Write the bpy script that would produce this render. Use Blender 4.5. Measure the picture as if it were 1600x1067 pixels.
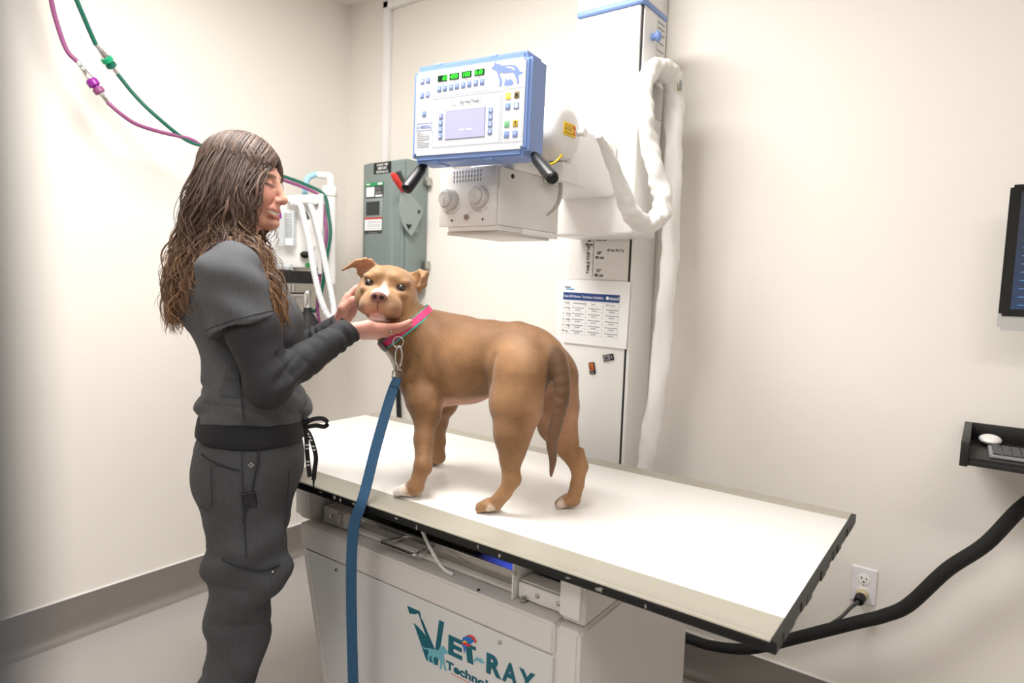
import bpy, bmesh, math, random
import numpy as np
from mathutils import Vector, Matrix
random.seed(7)
scene = bpy.context.scene
for o in list(bpy.data.objects): bpy.data.objects.remove(o)
COL = scene.collection
PI = math.pi

# ------------------------------------------------------------------ camera
cam_d = bpy.data.cameras.new('camera')
cam = bpy.data.objects.new('camera', cam_d); COL.objects.link(cam)
yaw, tilt, roll = math.radians(-36.258), math.radians(4.974), math.radians(1.923)
fwd = Vector((math.sin(yaw)*math.cos(tilt), math.cos(yaw)*math.cos(tilt), -math.sin(tilt)))
rgt0 = Vector((math.cos(yaw), -math.sin(yaw), 0)); up0 = rgt0.cross(fwd)
rgt = rgt0*math.cos(roll) + up0*math.sin(roll); upv = up0*math.cos(roll) - rgt0*math.sin(roll)
m = Matrix((rgt, upv, -fwd)).transposed().to_4x4(); m.translation = Vector((0, 0, 1.38))
cam.matrix_world = m
cam_d.sensor_width = 36; cam_d.lens = 1008.34/1600*36; cam_d.clip_start = 0.01; cam_d.clip_end = 60
cam_d.dof.use_dof = True; cam_d.dof.focus_distance = 1.65; cam_d.dof.aperture_fstop = 3.2
scene.camera = cam

# ------------------------------------------------------------------ world, lights, exposure
world = bpy.data.worlds.new('world'); scene.world = world; world.use_nodes = True
world.node_tree.nodes['Background'].inputs[0].default_value = (0.9, 0.95, 1, 1)
world.node_tree.nodes['Background'].inputs[1].default_value = 0.3
vs = scene.view_settings
vs.view_transform = 'Standard'; vs.look = 'None'; vs.gamma = 1; vs.use_curve_mapping = False
vs.exposure = 0.08
def area_light(name, loc, size, power, color=(1, .984, .963), rot=(0, 0, 0)):
    d = bpy.data.lights.new(name, 'AREA'); d.shape = 'RECTANGLE'; d.size = size[0]; d.size_y = size[1]
    d.energy = power; d.color = color
    o = bpy.data.objects.new(name, d); COL.objects.link(o); o.location = loc; o.rotation_euler = rot
    return o
# ceiling troffer, then two unseen fill lights added to brighten the room (their diffusers are built with the ceiling below)
TROFFER_AND_FILLS = [(-1.30, 0.88, 46), (0.75, -0.20, 15), (-0.5, -1.3, 17)]
for tx, ty, tp in TROFFER_AND_FILLS:
    area_light('troffer_or_fill_light', (tx, ty, 2.735), (1.15, 0.55), tp)

# ------------------------------------------------------------------ materials
def lin(c):
    if isinstance(c, str):
        c = [int(c[i:i+2], 16)/255 for i in (0, 2, 4)]
    return tuple((v/12.92 if v <= .04045 else ((v+.055)/1.055)**2.4) for v in c) + (1,)
MATS = {}
def mat(name, col, rough=.5, metal=0, var=.04, scale=30, bump=0, bscale=200, spec=.5, coat=0, trans=0, alpha=1, emis=None, estr=0, sss=0, stretch=None, ior=1.45, sheen=0):
    if name in MATS: return MATS[name]
    m = bpy.data.materials.new(name); m.use_nodes = True; MATS[name] = m
    nt = m.node_tree; N = nt.nodes; L = nt.links; b = N['Principled BSDF']
    c = lin(col)
    tc = N.new('ShaderNodeTexCoord'); mp = N.new('ShaderNodeMapping')
    L.new(tc.outputs['Object'], mp.inputs[0])
    if stretch: mp.inputs['Scale'].default_value = stretch
    nz = N.new('ShaderNodeTexNoise'); nz.inputs['Scale'].default_value = scale; nz.inputs['Detail'].default_value = 4
    L.new(mp.outputs[0], nz.inputs['Vector'])
    mx = N.new('ShaderNodeMix'); mx.data_type = 'RGBA'
    mx.inputs[6].default_value = tuple(max(0, v*(1-var)) for v in c[:3]) + (1,)
    mx.inputs[7].default_value = tuple(min(1, v*(1+var)) for v in c[:3]) + (1,)
    L.new(nz.outputs[0], mx.inputs[0]); L.new(mx.outputs[2], b.inputs['Base Color'])
    b.inputs['Roughness'].default_value = rough; b.inputs['Metallic'].default_value = metal
    b.inputs['Specular IOR Level'].default_value = spec; b.inputs['IOR'].default_value = ior
    if coat: b.inputs['Coat Weight'].default_value = coat
    if trans: b.inputs['Transmission Weight'].default_value = trans
    if alpha < 1: b.inputs['Alpha'].default_value = alpha
    if sheen: b.inputs['Sheen Weight'].default_value = sheen
    if sss:
        b.inputs['Subsurface Weight'].default_value = sss; b.inputs['Subsurface Radius'].default_value = (.012, .005, .003); b.inputs['Subsurface Scale'].default_value = .5
    if emis:
        b.inputs['Emission Color'].default_value = lin(emis); b.inputs['Emission Strength'].default_value = estr
    if bump:
        n2 = N.new('ShaderNodeTexNoise'); n2.inputs['Scale'].default_value = bscale; n2.inputs['Detail'].default_value = 3
        L.new(mp.outputs[0], n2.inputs['Vector'])
        bp = N.new('ShaderNodeBump'); bp.inputs['Strength'].default_value = bump; bp.inputs['Distance'].default_value = .002
        L.new(n2.outputs[0], bp.inputs['Height']); L.new(bp.outputs[0], b.inputs['Normal'])
    return m
WALL = mat('wall_paint', 'ebe6de', .65, var=.012, scale=3, bump=.15, bscale=350)
CEIL = mat('ceiling_paint', 'efece6', .8, var=.02)
FLOOR = mat('floor_vinyl', 'a8a3a0', .45, var=.10, scale=500, bump=.05)
COVE = mat('cove_base', '817b76', .5, var=.12, scale=420)
WHITE = mat('white_enamel', 'f1efec', .32, var=.01, scale=8)
WHITE2 = mat('white_plastic', 'efedeb', .4, var=.015, scale=12)
BASEW = mat('base_powdercoat', 'd9d4d0', .42, var=.02, scale=60, bump=.06, bscale=900)
PANELW = mat('base_front_panel', 'd6d6d5', .35, var=.015, scale=30)
TOPW = mat('table_laminate', 'f4f1ec', .28, var=.008, scale=5)
RAILW = mat('rail_anodised', 'aaa598', .38, metal=.2, var=.03, scale=40, stretch=(1, 12, 12))
BLACKS = mat('scuffed_black', '0a0a0b', .45, var=.5, scale=60)
BLACK = mat('black_plastic', '101012', .38, var=.1)
BLACKR = mat('black_rubber', '131314', .6, var=.15)
BLUEP = mat('panel_blue', '7f9bd4', .38, var=.02, scale=20)
MEMB = mat('membrane_white', 'd6d8dc', .4, var=.01)
LILAC = mat('button_blue', '7d93c8', .45, var=.02)
LINE = mat('print_grey', 'b9bcc6', .6)
STEEL = mat('steel', 'b9b6b0', .25, metal=1, var=.06, scale=90)
CHROME = mat('chrome', 'd6d6d6', .12, metal=1, var=.02)
GREYBOX = mat('cabinet_grey', '7e8a88', .38, var=.03, scale=14)
GREYDK = mat('dark_grey', '3b3f40', .5)
RED = mat('red_plastic', 'd23a34', .35)
INK = mat('black_ink', '1c1c1e', .6)
PRINT = mat('faint_print', '8f9097', .7)
PAPER = mat('paper_white', 'f3f3f4', .6, var=.005)
NAVY = mat('navy_print', '23437f', .55)
CYANP = mat('cyan_print', '3f8fc4', .55)
YELLOW = mat('label_yellow', 'f2c621', .45)
ORANGE = mat('marker_orange', 'c4652e', .45)
MGREY = mat('marker_grey', '8a8a8c', .4)
TEAL = mat('logo_teal', '0f5f70', .45)
AQUA = mat('logo_aqua', '6fb2c2', .45)
LRED = mat('logo_red', 'd8342a', .45)
LBLUE = mat('logo_blue', '2a6cbf', .45)
SLEEVE = mat('white_sleeve', 'f0eeea', .38, var=.02, scale=25, bump=.5, bscale=28)
GHOSE = mat('green_hose', '146050', .4, var=.06)
PHOSE = mat('purple_hose', '8c4a78', .42, var=.06)
GCONN = mat('green_connector', '16986a', .3)
PCONN = mat('purple_connector', '8a1f8e', .3)
LASHB = mat('leash_blue', '284f70', .7, var=.18, scale=240, bump=.4, bscale=500, stretch=(1, 1, .5))

# ------------------------------------------------------------------ mesh helpers
ORG = {}          # world position of every object's origin
def link(name, me, material, parent=None, smooth=None, at=None):
    co = np.empty(len(me.vertices)*3); me.vertices.foreach_get('co', co); co = co.reshape(-1, 3)
    c = Vector(((co.min(0)+co.max(0))/2).tolist()) if at is None else Vector(at)
    me.transform(Matrix.Translation(-c))
    o = bpy.data.objects.new(name, me); COL.objects.link(o)
    if material is not None and not me.materials: me.materials.append(material)
    if smooth:
        me.shade_smooth()
        if smooth < 180: me.set_sharp_from_angle(angle=math.radians(smooth))
    if parent is not None:
        o.parent = parent; o.location = c - ORG[parent.name]
    else: o.location = c
    ORG[o.name] = c
    return o
def thing(name, label, cat, loc, group=None):
    o = bpy.data.objects.new(name, None); COL.objects.link(o); o.empty_display_size = .05
    o.location = loc; ORG[o.name] = Vector(loc); o['label'] = label; o['category'] = cat
    if group: o['group'] = group
    return o
def tag(o, label, cat, group=None):
    o['label'] = label; o['category'] = cat
    if group: o['group'] = group
    return o
def struct(o): o['kind'] = 'structure'; return o

def frame(origin, x, z):
    x = Vector(x).normalized(); z = Vector(z).normalized(); y = z.cross(x).normalized(); x = y.cross(z)
    m = Matrix((x, y, z)).transposed().to_4x4(); m.translation = Vector(origin); return m
def catmull(pts, n=8, closed=False):
    P = [Vector(p) for p in pts]; out = []
    k = len(P)
    for i in range(k if closed else k-1):
        p0 = P[(i-1) % k] if (i > 0 or closed) else P[0]*2-P[1]
        p1 = P[i]; p2 = P[(i+1) % k]
        p3 = P[(i+2) % k] if (i+2 < k or closed) else P[-1]*2-P[-2]
        for s in range(n):
            t = s/n; t2 = t*t; t3 = t2*t
            out.append(.5*((2*p1) + (p2-p0)*t + (2*p0-5*p1+4*p2-p3)*t2 + (3*p1-p0-3*p2+p3)*t3))
    if not closed: out.append(P[-1])
    return out
def interp(vals, n):
    x = np.linspace(0, 1, len(vals)); return np.interp(np.linspace(0, 1, n), x, vals)

class B:
    def __init__(s, M=None): s.v = []; s.f = []; s.mi = []; s.M = M; s.m = 0
    def add(s, vs, fs):
        k = len(s.v)
        if s.M is not None: vs = [s.M @ Vector(v) for v in vs]
        s.v += [tuple(v) for v in vs]; s.f += [tuple(i+k for i in f) for f in fs]; s.mi += [s.m]*len(fs); return s
    def bm(s, bm):
        bm.verts.index_update()
        s.add([v.co.copy() for v in bm.verts], [[v.index for v in f.verts] for f in bm.faces]); bm.free(); return s
    def box(s, a, b, bev=0, seg=2, R=None):
        a = Vector(a); b = Vector(b); bm = bmesh.new(); bmesh.ops.create_cube(bm, size=1)
        d = b-a
        for v in bm.verts: v.co = Vector((v.co.x*d.x, v.co.y*d.y, v.co.z*d.z))
        if bev: bmesh.ops.bevel(bm, geom=bm.edges[:], offset=bev, segments=seg, profile=.5, affect='EDGES')
        for v in bm.verts:
            if R is not None: v.co = R @ v.co
            v.co += (a+b)/2
        return s.bm(bm)
    def tube(s, pts, r, n=10, cap=True, closed=False, flat=1, up=None):
        P = [Vector(p) for p in pts]; k = len(P)
        rr = list(r) if hasattr(r, '__len__') else [r]*k
        if len(rr) != k: rr = list(interp(rr, k))
        vs = []; fs = []; ref = None
        for i in range(k):
            t = (P[(i+1) % k]-P[i-1]) if (closed or 0 < i < k-1) else (P[1]-P[0] if i == 0 else P[-1]-P[-2])
            t.normalize()
            if up is not None: ref = Vector(up)
            elif ref is None: ref = Vector((0, 0, 1)) if abs(t.z) < .9 else Vector((1, 0, 0))
            u = ref - t*ref.dot(t)
            u.normalize(); w = t.cross(u); ref = u
            for j in range(n):
                a = 2*PI*j/n; vs.append(P[i] + u*(math.cos(a)*rr[i]*flat) + w*(math.sin(a)*rr[i]))
        for i in range(k if closed else k-1):
            for j in range(n):
                a = i*n+j; b = i*n+(j+1) % n; c = ((i+1) % k)*n+(j+1) % n; d = ((i+1) % k)*n+j
                fs.append((a, b, c, d))
        if cap and not closed:
            fs.append(tuple(range(n-1, -1, -1))); fs.append(tuple(range((k-1)*n, k*n)))
        return s.add(vs, fs)
    def cyl(s, p0, p1, r0, r1=None, n=24, bev=0):
        p0 = Vector(p0); p1 = Vector(p1); r1 = r0 if r1 is None else r1
        L = (p1-p0).length; d = (p1-p0)/L
        if bev: return s.tube([p0, p0+d*.0001, p0+d*bev*.4, p0+d*bev, p1-d*bev, p1-d*bev*.4, p1-d*.0001, p1], [max(r0-bev, 1e-4), r0-bev, r0-bev*.3, r0, r1, r1-bev*.3, r1-bev, max(r1-bev, 1e-4)], n)
        return s.tube([p0, p1], [r0, r1], n)
    def prism(s, poly, h, M=None):
        M = M or Matrix.Identity(4); k = len(poly)
        vs = [M @ Vector((p[0], p[1], 0)) for p in poly] + [M @ Vector((p[0], p[1], h)) for p in poly]
        fs = [tuple(range(k-1, -1, -1)), tuple(range(k, 2*k))] + [(i, (i+1) % k, k+(i+1) % k, k+i) for i in range(k)]
        return s.add(vs, fs)
    def ribbon(s, pts, w, th, across):
        """flat strap: width w across the direction(s) ACROSS, thickness th"""
        P = [Vector(p) for p in pts]; k = len(P); vs = []; fs = []
        for i in range(k):
            t = P[min(i+1, k-1)]-P[max(i-1, 0)]; t.normalize()
            a = Vector(across[i] if hasattr(across[0], '__len__') else across); a = (a-t*a.dot(t)).normalized(); nn = t.cross(a)
            ww = w[i] if hasattr(w, '__len__') else w
            for sa, sn in ((-1, -1), (1, -1), (1, 1), (-1, 1)): vs.append(P[i]+a*(sa*ww/2)+nn*(sn*th/2))
        for i in range(k-1):
            for j in range(4): fs.append((i*4+j, i*4+(j+1) % 4, i*4+4+(j+1) % 4, i*4+4+j))
        fs += [(3, 2, 1, 0), (k*4-4, k*4-3, k*4-2, k*4-1)]
        return s.add(vs, fs)
    def ball(s, c, r, n=14):
        c = Vector(c); r = Vector(r) if hasattr(r, '__len__') else Vector((r, r, r))
        vs = [c+Vector((0, 0, r.z))]; fs = []; k = n//2
        for i in range(1, k):
            a = PI*i/k
            for j in range(n):
                b = 2*PI*j/n; vs.append(c+Vector((r.x*math.sin(a)*math.cos(b), r.y*math.sin(a)*math.sin(b), r.z*math.cos(a))))
        vs.append(c-Vector((0, 0, r.z))); e = len(vs)-1
        for j in range(n): fs.append((0, 1+j, 1+(j+1) % n)); fs.append((e, e-n+(j+1) % n, e-n+j))
        for i in range(k-2):
            for j in range(n):
                a = 1+i*n+j; b = 1+i*n+(j+1) % n; fs.append((a, a+n, b+n, b))
        return s.add(vs, fs)
    def obj(s, name, material, parent=None, smooth=40, at=None):
        me = bpy.data.meshes.new(name); me.from_pydata(s.v, [], s.f)
        if isinstance(material, (list, tuple)):
            for mm in material: me.materials.append(mm)
            me.polygons.foreach_set('material_index', s.mi); material = material[0]
        bm = bmesh.new(); bm.from_mesh(me); bmesh.ops.recalc_face_normals(bm, faces=bm.faces[:]); bm.to_mesh(me); bm.free()
        me.update()
        return link(name, me, material, parent, smooth, at)

def text(name, s, size, M, material, parent=None, bold=0, align='LEFT', sx=1, ext=.0004, shear=0, space=1):
    cu = bpy.data.curves.new(name, 'FONT'); cu.body = s; cu.size = size; cu.offset = bold*size; cu.extrude = ext
    cu.align_x = align; cu.resolution_u = 3; cu.shear = shear; cu.space_character = space
    t = bpy.data.objects.new('t', cu); COL.objects.link(t)
    dg = bpy.context.evaluated_depsgraph_get(); me = bpy.data.meshes.new_from_object(t.evaluated_get(dg))
    bpy.data.objects.remove(t); bpy.data.curves.remove(cu)
    me.materials.clear()
    me.transform(M @ Matrix.Diagonal((sx, 1, 1, 1)))
    me.name = name
    return link(name, me, material, parent)
def FRONT(x, y, z): return frame((x, y, z), (1, 0, 0), (0, -1, 0))      # text on a face that looks towards -y
# ------------------------------------------------------------------ room
XL, YB, XR, YF, ZC = -2.70, 2.208, 2.4, -2.6, 2.75
struct(B().box((XL-.1, YF-.1, -.1), (XR+.1, YB+.1, 0)).obj('floor', FLOOR))
struct(B().box((XL-.1, YF-.1, ZC), (XR+.1, YB+.1, ZC+.1)).obj('ceiling', CEIL))
struct(B().box((XL-.1, YB, 0), (XR+.1, YB+.1, ZC)).obj('wall_back', WALL))
struct(B().box((XL-.1, YF, 0), (XL, YB, ZC)).obj('wall_left', WALL))
struct(B().box((XR, YF, 0), (XR+.1, YB, ZC)).obj('wall_right', WALL))
struct(B().box((XL-.1, YF-.1, 0), (XR+.1, YF, ZC)).obj('wall_front', WALL))
def cove(name, p0, p1, inward):
    # coved vinyl base: profile swept along the wall, with a thin white cap strip
    p0 = Vector(p0); p1 = Vector(p1); n = Vector(inward)
    prof = [(0, 0), (.045, .0), (.028, .003), (.014, .010), (.007, .022), (.004, .04), (.004, .15), (0, .15)]
    vs = [p+n*a+Vector((0, 0, b)) for p in (p0, p1) for a, b in prof]; k = len(prof)
    b = B().add(vs, [(i, (i+1) % k, k+(i+1) % k, k+i) for i in range(k)] + [tuple(range(k)), tuple(range(2*k-1, k-1, -1))])
    o = struct(b.obj(name, COVE, smooth=60))
    lo = [min(p0[i], p1[i], p0[i]+n[i]*.006, p1[i]+n[i]*.006) for i in range(2)]; hi = [max(p0[i], p1[i], p0[i]+n[i]*.006, p1[i]+n[i]*.006) for i in range(2)]
    B().box((lo[0], lo[1], .1495), (hi[0], hi[1], .1535)).obj('cap_strip', WHITE2, o)
cove('baseboard_back', (XL, YB, 0), (XR, YB, 0), (0, -1, 0))
cove('baseboard_left', (XL, YF, 0), (XL, YB, 0), (1, 0, 0))
cove('baseboard_right', (XR, YF, 0), (XR, YB, 0), (-1, 0, 0))
# ceiling light fitting and the two added fill panels
DIFF = mat('panel_diffuser', 'ffffff', .5, emis='fffaf4', estr=5.0)
for i, (tx, ty, tp) in enumerate(TROFFER_AND_FILLS):
    t = thing('ceiling_or_fill_light', ['recessed ceiling light panel above the table', 'unseen fill light panel added on the right of the room', 'unseen fill light panel added behind the camera'][i], 'ceiling light', (tx, ty, 2.74), 'ceiling light panels')
    fr = B()
    for a, b in (((-.61, -.31), (.61, -.285)), ((-.61, .285), (.61, .31)), ((-.61, -.285), (-.585, .285)), ((.585, -.285), (.61, .285))):
        fr.box((tx+a[0], ty+a[1], 2.738), (tx+b[0], ty+b[1], 2.7495))
    fr.obj('light_frame', WHITE2, t)
    B().box((tx-.585, ty-.285, 2.742), (tx+.585, ty+.285, 2.7495)).obj('diffuser', DIFF, t)
# open door leaf that cuts into the left of the view, right beside the lens
DOORM = mat('door_grey', '4b4e53', .5, var=.03)
e0 = Vector((-.0537, .0165, 0)); d1 = (-fwd*Vector((1, 1, 0))).normalized(); d1 = Matrix.Rotation(math.radians(-38), 3, 'Z') @ d1; nn = Vector((0, 0, 1)).cross(d1)
if nn.dot(rgt) > 0: nn = -nn
M = frame(e0, d1, (0, 0, 1)); sgn = 1 if (M.to_3x3() @ Vector((0, 1, 0))).dot(nn) > 0 else -1
door = struct(B(M).box((0, min(0, sgn*.044), .01), (.86, max(0, sgn*.044), 2.1), .002).obj('door_1', DOORM))
bl = B(M)
yo = -.035*sgn
bl.cyl((.79, 0, 1.0), (.79, yo, 1.0), .011); bl.tube([(.79, yo, 1.0), (.74, yo*1.2, 1.0), (.68, yo*1.2, 1.0)], .009)
bl.cyl((.79, -.002*sgn, 1.0), (.79, -.006*sgn, 1.0), .026)
bl.obj('door_handle', STEEL, door)

# ------------------------------------------------------------------ x-ray table
TX0, TX1, TY0, TY1, TZ = -1.93, -.217, .998, 1.73, .855
tab = thing('x_ray_table', 'white radiography table with a long flat top and logo printed on its base', 'x-ray table', ((TX0+TX1)/2, 1.36, 0))
B().box((TX0, 1.086, .838), (TX1-.010, 1.678, TZ), .0015).obj('tabletop', TOPW, tab)
def rail(name, prof, mm):
    vs = [(x, a, b) for x in (TX0, TX1-.010) for a, b in prof]; k = len(prof)
    return B().add(vs, [(i, (i+1) % k, k+(i+1) % k, k+i) for i in range(k)]+[tuple(range(k)), tuple(range(2*k-1, k-1, -1))]).obj(name, mm, tab, smooth=35)
rail('front_rail', [(1.086, .8548), (1.074, .8535), (1.05, .8515), (1.03, .851), (1.017, .8525), (1.008, .8555), (1.003, .8565), (.999, .8555), (.998, .853), (1.0, .8515), (1.086, .845)], RAILW)
rail('back_rail', [(1.678, .8548), (1.688, .857), (1.71, .8575), (1.728, .857), (1.73, .855), (1.73, .836), (1.678, .836)], RAILW)
bs = B().box((TX0, .9975, .835), (TX1, 1.016, .8518), .002)
bs.obj('front_edge_strip', BLACKS, tab)
eb = B()
for i in range(18):
    a = TY0+(TY1-TY0)*i/18; b = TY0+(TY1-TY0)*(i+1)/18
    eb.box((TX1-.010, a, .836+.002*math.sin(i*2.1)), (TX1+.002*math.sin(i*1.7)*.6, b, .8555), .0)
eb.obj('end_edge_strip', BLACKS, tab)
B().box((TX0-.006, TY0+.01, .836), (TX0, TY1-.01, .8545)).obj('end_edge_strip', RAILW, tab)
# scuffs where the black foil has worn off the strip
WORN = mat('worn_patch', '8d8a86', .7, var=.5, scale=400)
for sx, sz, w, h in ((-1.258, .846, .008, .006), (-1.235, .8435, .004, .008), (-1.185, .846, .006, .003), (-1.04, .846, .006, .0025), (-.975, .842, .003, .007), (-.80, .846, .0025, .006), (-.745, .843, .006, .006), (-.52, .8435, .009, .0065), (-.585, .845, .006, .002), (-.43, .842, .003, .004), (-1.31, .847, .007, .002)):
    pts = [(sx+w*math.cos(a)*random.uniform(.4, 1.1), sz+h*math.sin(a)*random.uniform(.4, 1.1)) for a in np.linspace(0, 2*PI, 11)[:-1]]
    B().prism([(p[0], p[1]) for p in pts], .0006, Matrix(((1, 0, 0, 0), (0, 0, -1, .9974), (0, 1, 0, 0), (0, 0, 0, 1)))).obj('scuff', WORN, tab, smooth=None)
# base body: trapezoid in elevation
BY0, BY1 = 1.07, 1.667
def slab(name, poly, y0, y1, mm, bev=.006, seg=3, parent=tab):
    bm = bmesh.new(); a = [bm.verts.new((p[0], y0, p[1])) for p in poly]; f = bm.faces.new(a)
    r = bmesh.ops.extrude_face_region(bm, geom=[f]); bmesh.ops.translate(bm, verts=[v for v in r['geom'] if isinstance(v, bmesh.types.BMVert)], vec=(0, y1-y0, 0))
    bmesh.ops.recalc_face_normals(bm, faces=bm.faces[:])
    if bev: bmesh.ops.bevel(bm, geom=bm.edges[:], offset=bev, segments=seg, affect='EDGES')
    return B().bm(bm).obj(name, mm, parent, smooth=30)
xl = lambda z: -1.503+(.70-z)*.26
slab('base_body', [(xl(.70)+.004, .694), (-.602, .694), (-.602, .02), (xl(.02)+.004, .02)], BY0+.008, BY1, BASEW, .003)
slab('top_cover', [(xl(.70), .70), (-.655, .70), (-.655, .6325), (xl(.6325), .6325)], BY0, BY1-.2, BASEW, .005)
slab('front_panel', [(xl(.6295)+.02, .6295), (-.6565, .6295), (-.6565, .06), (xl(.06)+.02, .06)], BY0+.002, BY0+.02, PANELW, .0015)
slab('end_cap', [(-.6525, .70), (-.596, .70), (-.596, .02), (-.6525, .02)], BY0, BY1, BASEW, .007)
slab('end_cap', [(xl(.6295)-.001, .6295), (xl(.6295)+.0185, .6295), (xl(.02)+.0185, .02), (xl(.02)-.001, .02)], BY0+.001, BY1, BASEW, .003)
B().box((-1.3, 1.1, 0), (-.65, 1.62, .03)).obj('plinth', GREYDK, tab)
def bolt(p, r=.005, nrm=(0, -1, 0), mm=STEEL, h=.003):
    n = Vector(nrm); p = Vector(p)
    b = B(); b.cyl(p, p+n*h, r*1.5, n=14, bev=.0008); b.cyl(p+n*h, p+n*h*1.7, r, n=6)
    return b
for p in ((-1.338, BY0+.002, .612), (-.79, BY0+.002, .612)): bolt(p, .003).obj('screw', STEEL, tab)
# blocks that carry the top
for x0, x1 in ((-.652, -.598), (-1.533, -1.475)):
    slab('carrier_block', [(x0, .835), (x1, .835), (x1, .705), (x0+.01 if x0 < -1 else x0, .705), (x0, .715)], BY0+.022, BY1-.1, BASEW, .003)
    B().box((x0, BY0+.012, .718), (x1-.008, BY0+.024, .835), .002).obj('carrier_block_cover', WHITE2, tab)
# rails, tray and bracket in the gap
gap = B().box((-1.474, 1.30, .701), (-.653, 1.32, .834)).obj('back_plate', GREYDK, tab)
tray = B().box((-1.36, 1.135, .712), (-.79, 1.29, .742), .002).obj('receptor_tray', STEEL, tab)
B().box((-1.36, 1.128, .742), (-.80, 1.134, .748), .001).obj('tray_lip', STEEL, tray)
B().box((-1.37, 1.12, .703), (-.775, 1.30, .711), .001).obj('tray_shelf', BASEW, tab)
B().box((-1.345, 1.15, .7425), (-.93, 1.27, .775), .003).obj('detector', BLACK, tray)
GLOW = bpy.data.materials.new('blue_light'); GLOW.use_nodes = True; MATS['blue_light'] = GLOW
_n = GLOW.node_tree.nodes; _l = GLOW.node_tree.links; _b = _n['Principled BSDF']; _b.inputs['Base Color'].default_value = (.01, .01, .05, 1)
_g = _n.new('ShaderNodeTexCoord'); _s = _n.new('ShaderNodeSeparateXYZ'); _r = _n.new('ShaderNodeValToRGB')
_l.new(_g.outputs['Generated'], _s.inputs[0]); _l.new(_s.outputs[0], _r.inputs[0]); _l.new(_r.outputs[0], _b.inputs['Emission Color']); _b.inputs['Emission Strength'].default_value = 1.3
_r.color_ramp.elements[0].color = (.002, .002, .02, 1); _r.color_ramp.elements[1].color = (.03, .05, .9, 1); _e = _r.color_ramp.elements.new(.8); _e.color = (.08, .14, 1, 1)
B().box((-.925, 1.165, .745), (-.803, 1.17, .782), .001).obj('status_light', GLOW, tray)
B().box((-.80, 1.13, .712), (-.785, 1.16, .79), .001).obj('tray_end', BASEW, tray)
h = catmull([(-1.165, 1.15, .722), (-1.172, 1.10, .727), (-1.176, 1.082, .729), (-1.168, 1.078, .729), (-1.115, 1.078, .729), (-1.066, 1.078, .729), (-1.058, 1.082, .729), (-1.062, 1.10, .727), (-1.07, 1.15, .722)], 6)
B().tube(h, .0042, 10).obj('tray_handle', CHROME, tray)
# angle bracket with bolts
br = B(); br.box((-.782, 1.095, .703), (-.778, 1.29, .80), .001); br.box((-.782, 1.10, .785), (-.70, 1.29, .79), .001); br.box((-.775, 1.112, .704), (-.655, 1.118, .738), .001); br.box((-.775, 1.118, .738), (-.655, 1.16, .742), .001)
br.obj('angle_bracket', WHITE, tab)
B().box((-.735, 1.17, .745), (-.655, 1.175, .834)).obj('shade_plate', BASEW, tab)
for p in ((-.725, 1.112, .722), (-.672, 1.112, .722)): bolt(p, .0035).obj('bolt', STEEL, tab)
bolt((-.757, 1.105, .7025), .005, (0, 0, 1), h=.006).obj('bolt', STEEL, tab)
bolt((-.772, 1.092, .765), .004).obj('bolt', STEEL, tab)
lb = B(); lb.box((-1.452, 1.115, .703), (-1.355, 1.16, .748), .002); lb.obj('rail_block', BASEW, tab)
bolt((-1.415, 1.115, .728), .004).obj('bolt', STEEL, tab)
B().tube([(-1.365, 1.10, .75), (-1.365, 1.10, .727), (-1.364, 1.099, .716)], [.005, .004, .003], 10).obj('latch_pin', STEEL, tab)
B().box((-1.385, 1.082, .7005), (-1.30, 1.112, .7035), .001).obj('latch_plate', BASEW, tab)
B().tube(catmull([(-1.13, 1.13, .825), (-1.09, 1.12, .792), (-1.04, 1.105, .752), (-.985, 1.095, .715), (-.955, 1.10, .7045)], 6), .0042, 8).obj('cable', WHITE2, tab)
B().tube([(-.865, 1.083, .7008), (-.862, 1.083, .7014)], .004, 8).obj('plug_hole', INK, tab)
# logo on the front panel
LM = Matrix(((1, 0, 0, 0), (0, 0, -1, BY0+.0018), (0, 1, 0, 0), (0, 0, 0, 1)))
def flat(name, poly, mm, lift=0, parent=tab, M=LM, th=.0003):
    b = B(); b.prism(poly, th, M @ Matrix.Translation((0, 0, lift))); return b.obj(name, mm, parent, smooth=None)
def mp(pts, ox, oz, s): return [(ox+x*s, oz+y*s) for x, y in pts]
sl = lambda pts: [(x, z) for x, z in pts]
flat('logo_letter', sl([(-1.074, .600), (-1.031, .600), (-1.026, .583), (-1.006, .545), (-1.010, .548), (-1.031, .584), (-1.034, .590), (-1.039, .5925), (-1.045, .588), (-1.066, .583)]), TEAL)
flat('logo_letter', sl([(-1.051, .565), (-1.036, .560), (-1.020, .553), (-1.0095, .546), (-1.027, .583), (-1.0235, .584), (-.9795, .524), (-.969, .600), (-.953, .600), (-.970, .488), (-1.007, .488)]), TEAL)
flat('logo_dog', sl([(-1.023, .521), (-1.015, .516), (-1.004, .519), (-.985, .5235), (-.968, .527), (-.963, .538), (-.953, .543), (-.945, .537), (-.937, .532), (-.945, .527), (-.951, .524), (-.949, .508), (-.941, .487), (-.947, .486), (-.955, .503), (-.958, .484), (-.9635, .484), (-.962, .506), (-.981, .507), (-.984, .497), (-.978, .487), (-.984, .486), (-.990, .499), (-.990, .507), (-.997, .499), (-.994, .489), (-1.000, .489), (-1.003, .500), (-.998, .512), (-1.003, .516), (-1.015, .5125)]), AQUA, .0004)
def LT(x, z): return FRONT(x, BY0+.0012, z)
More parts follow.
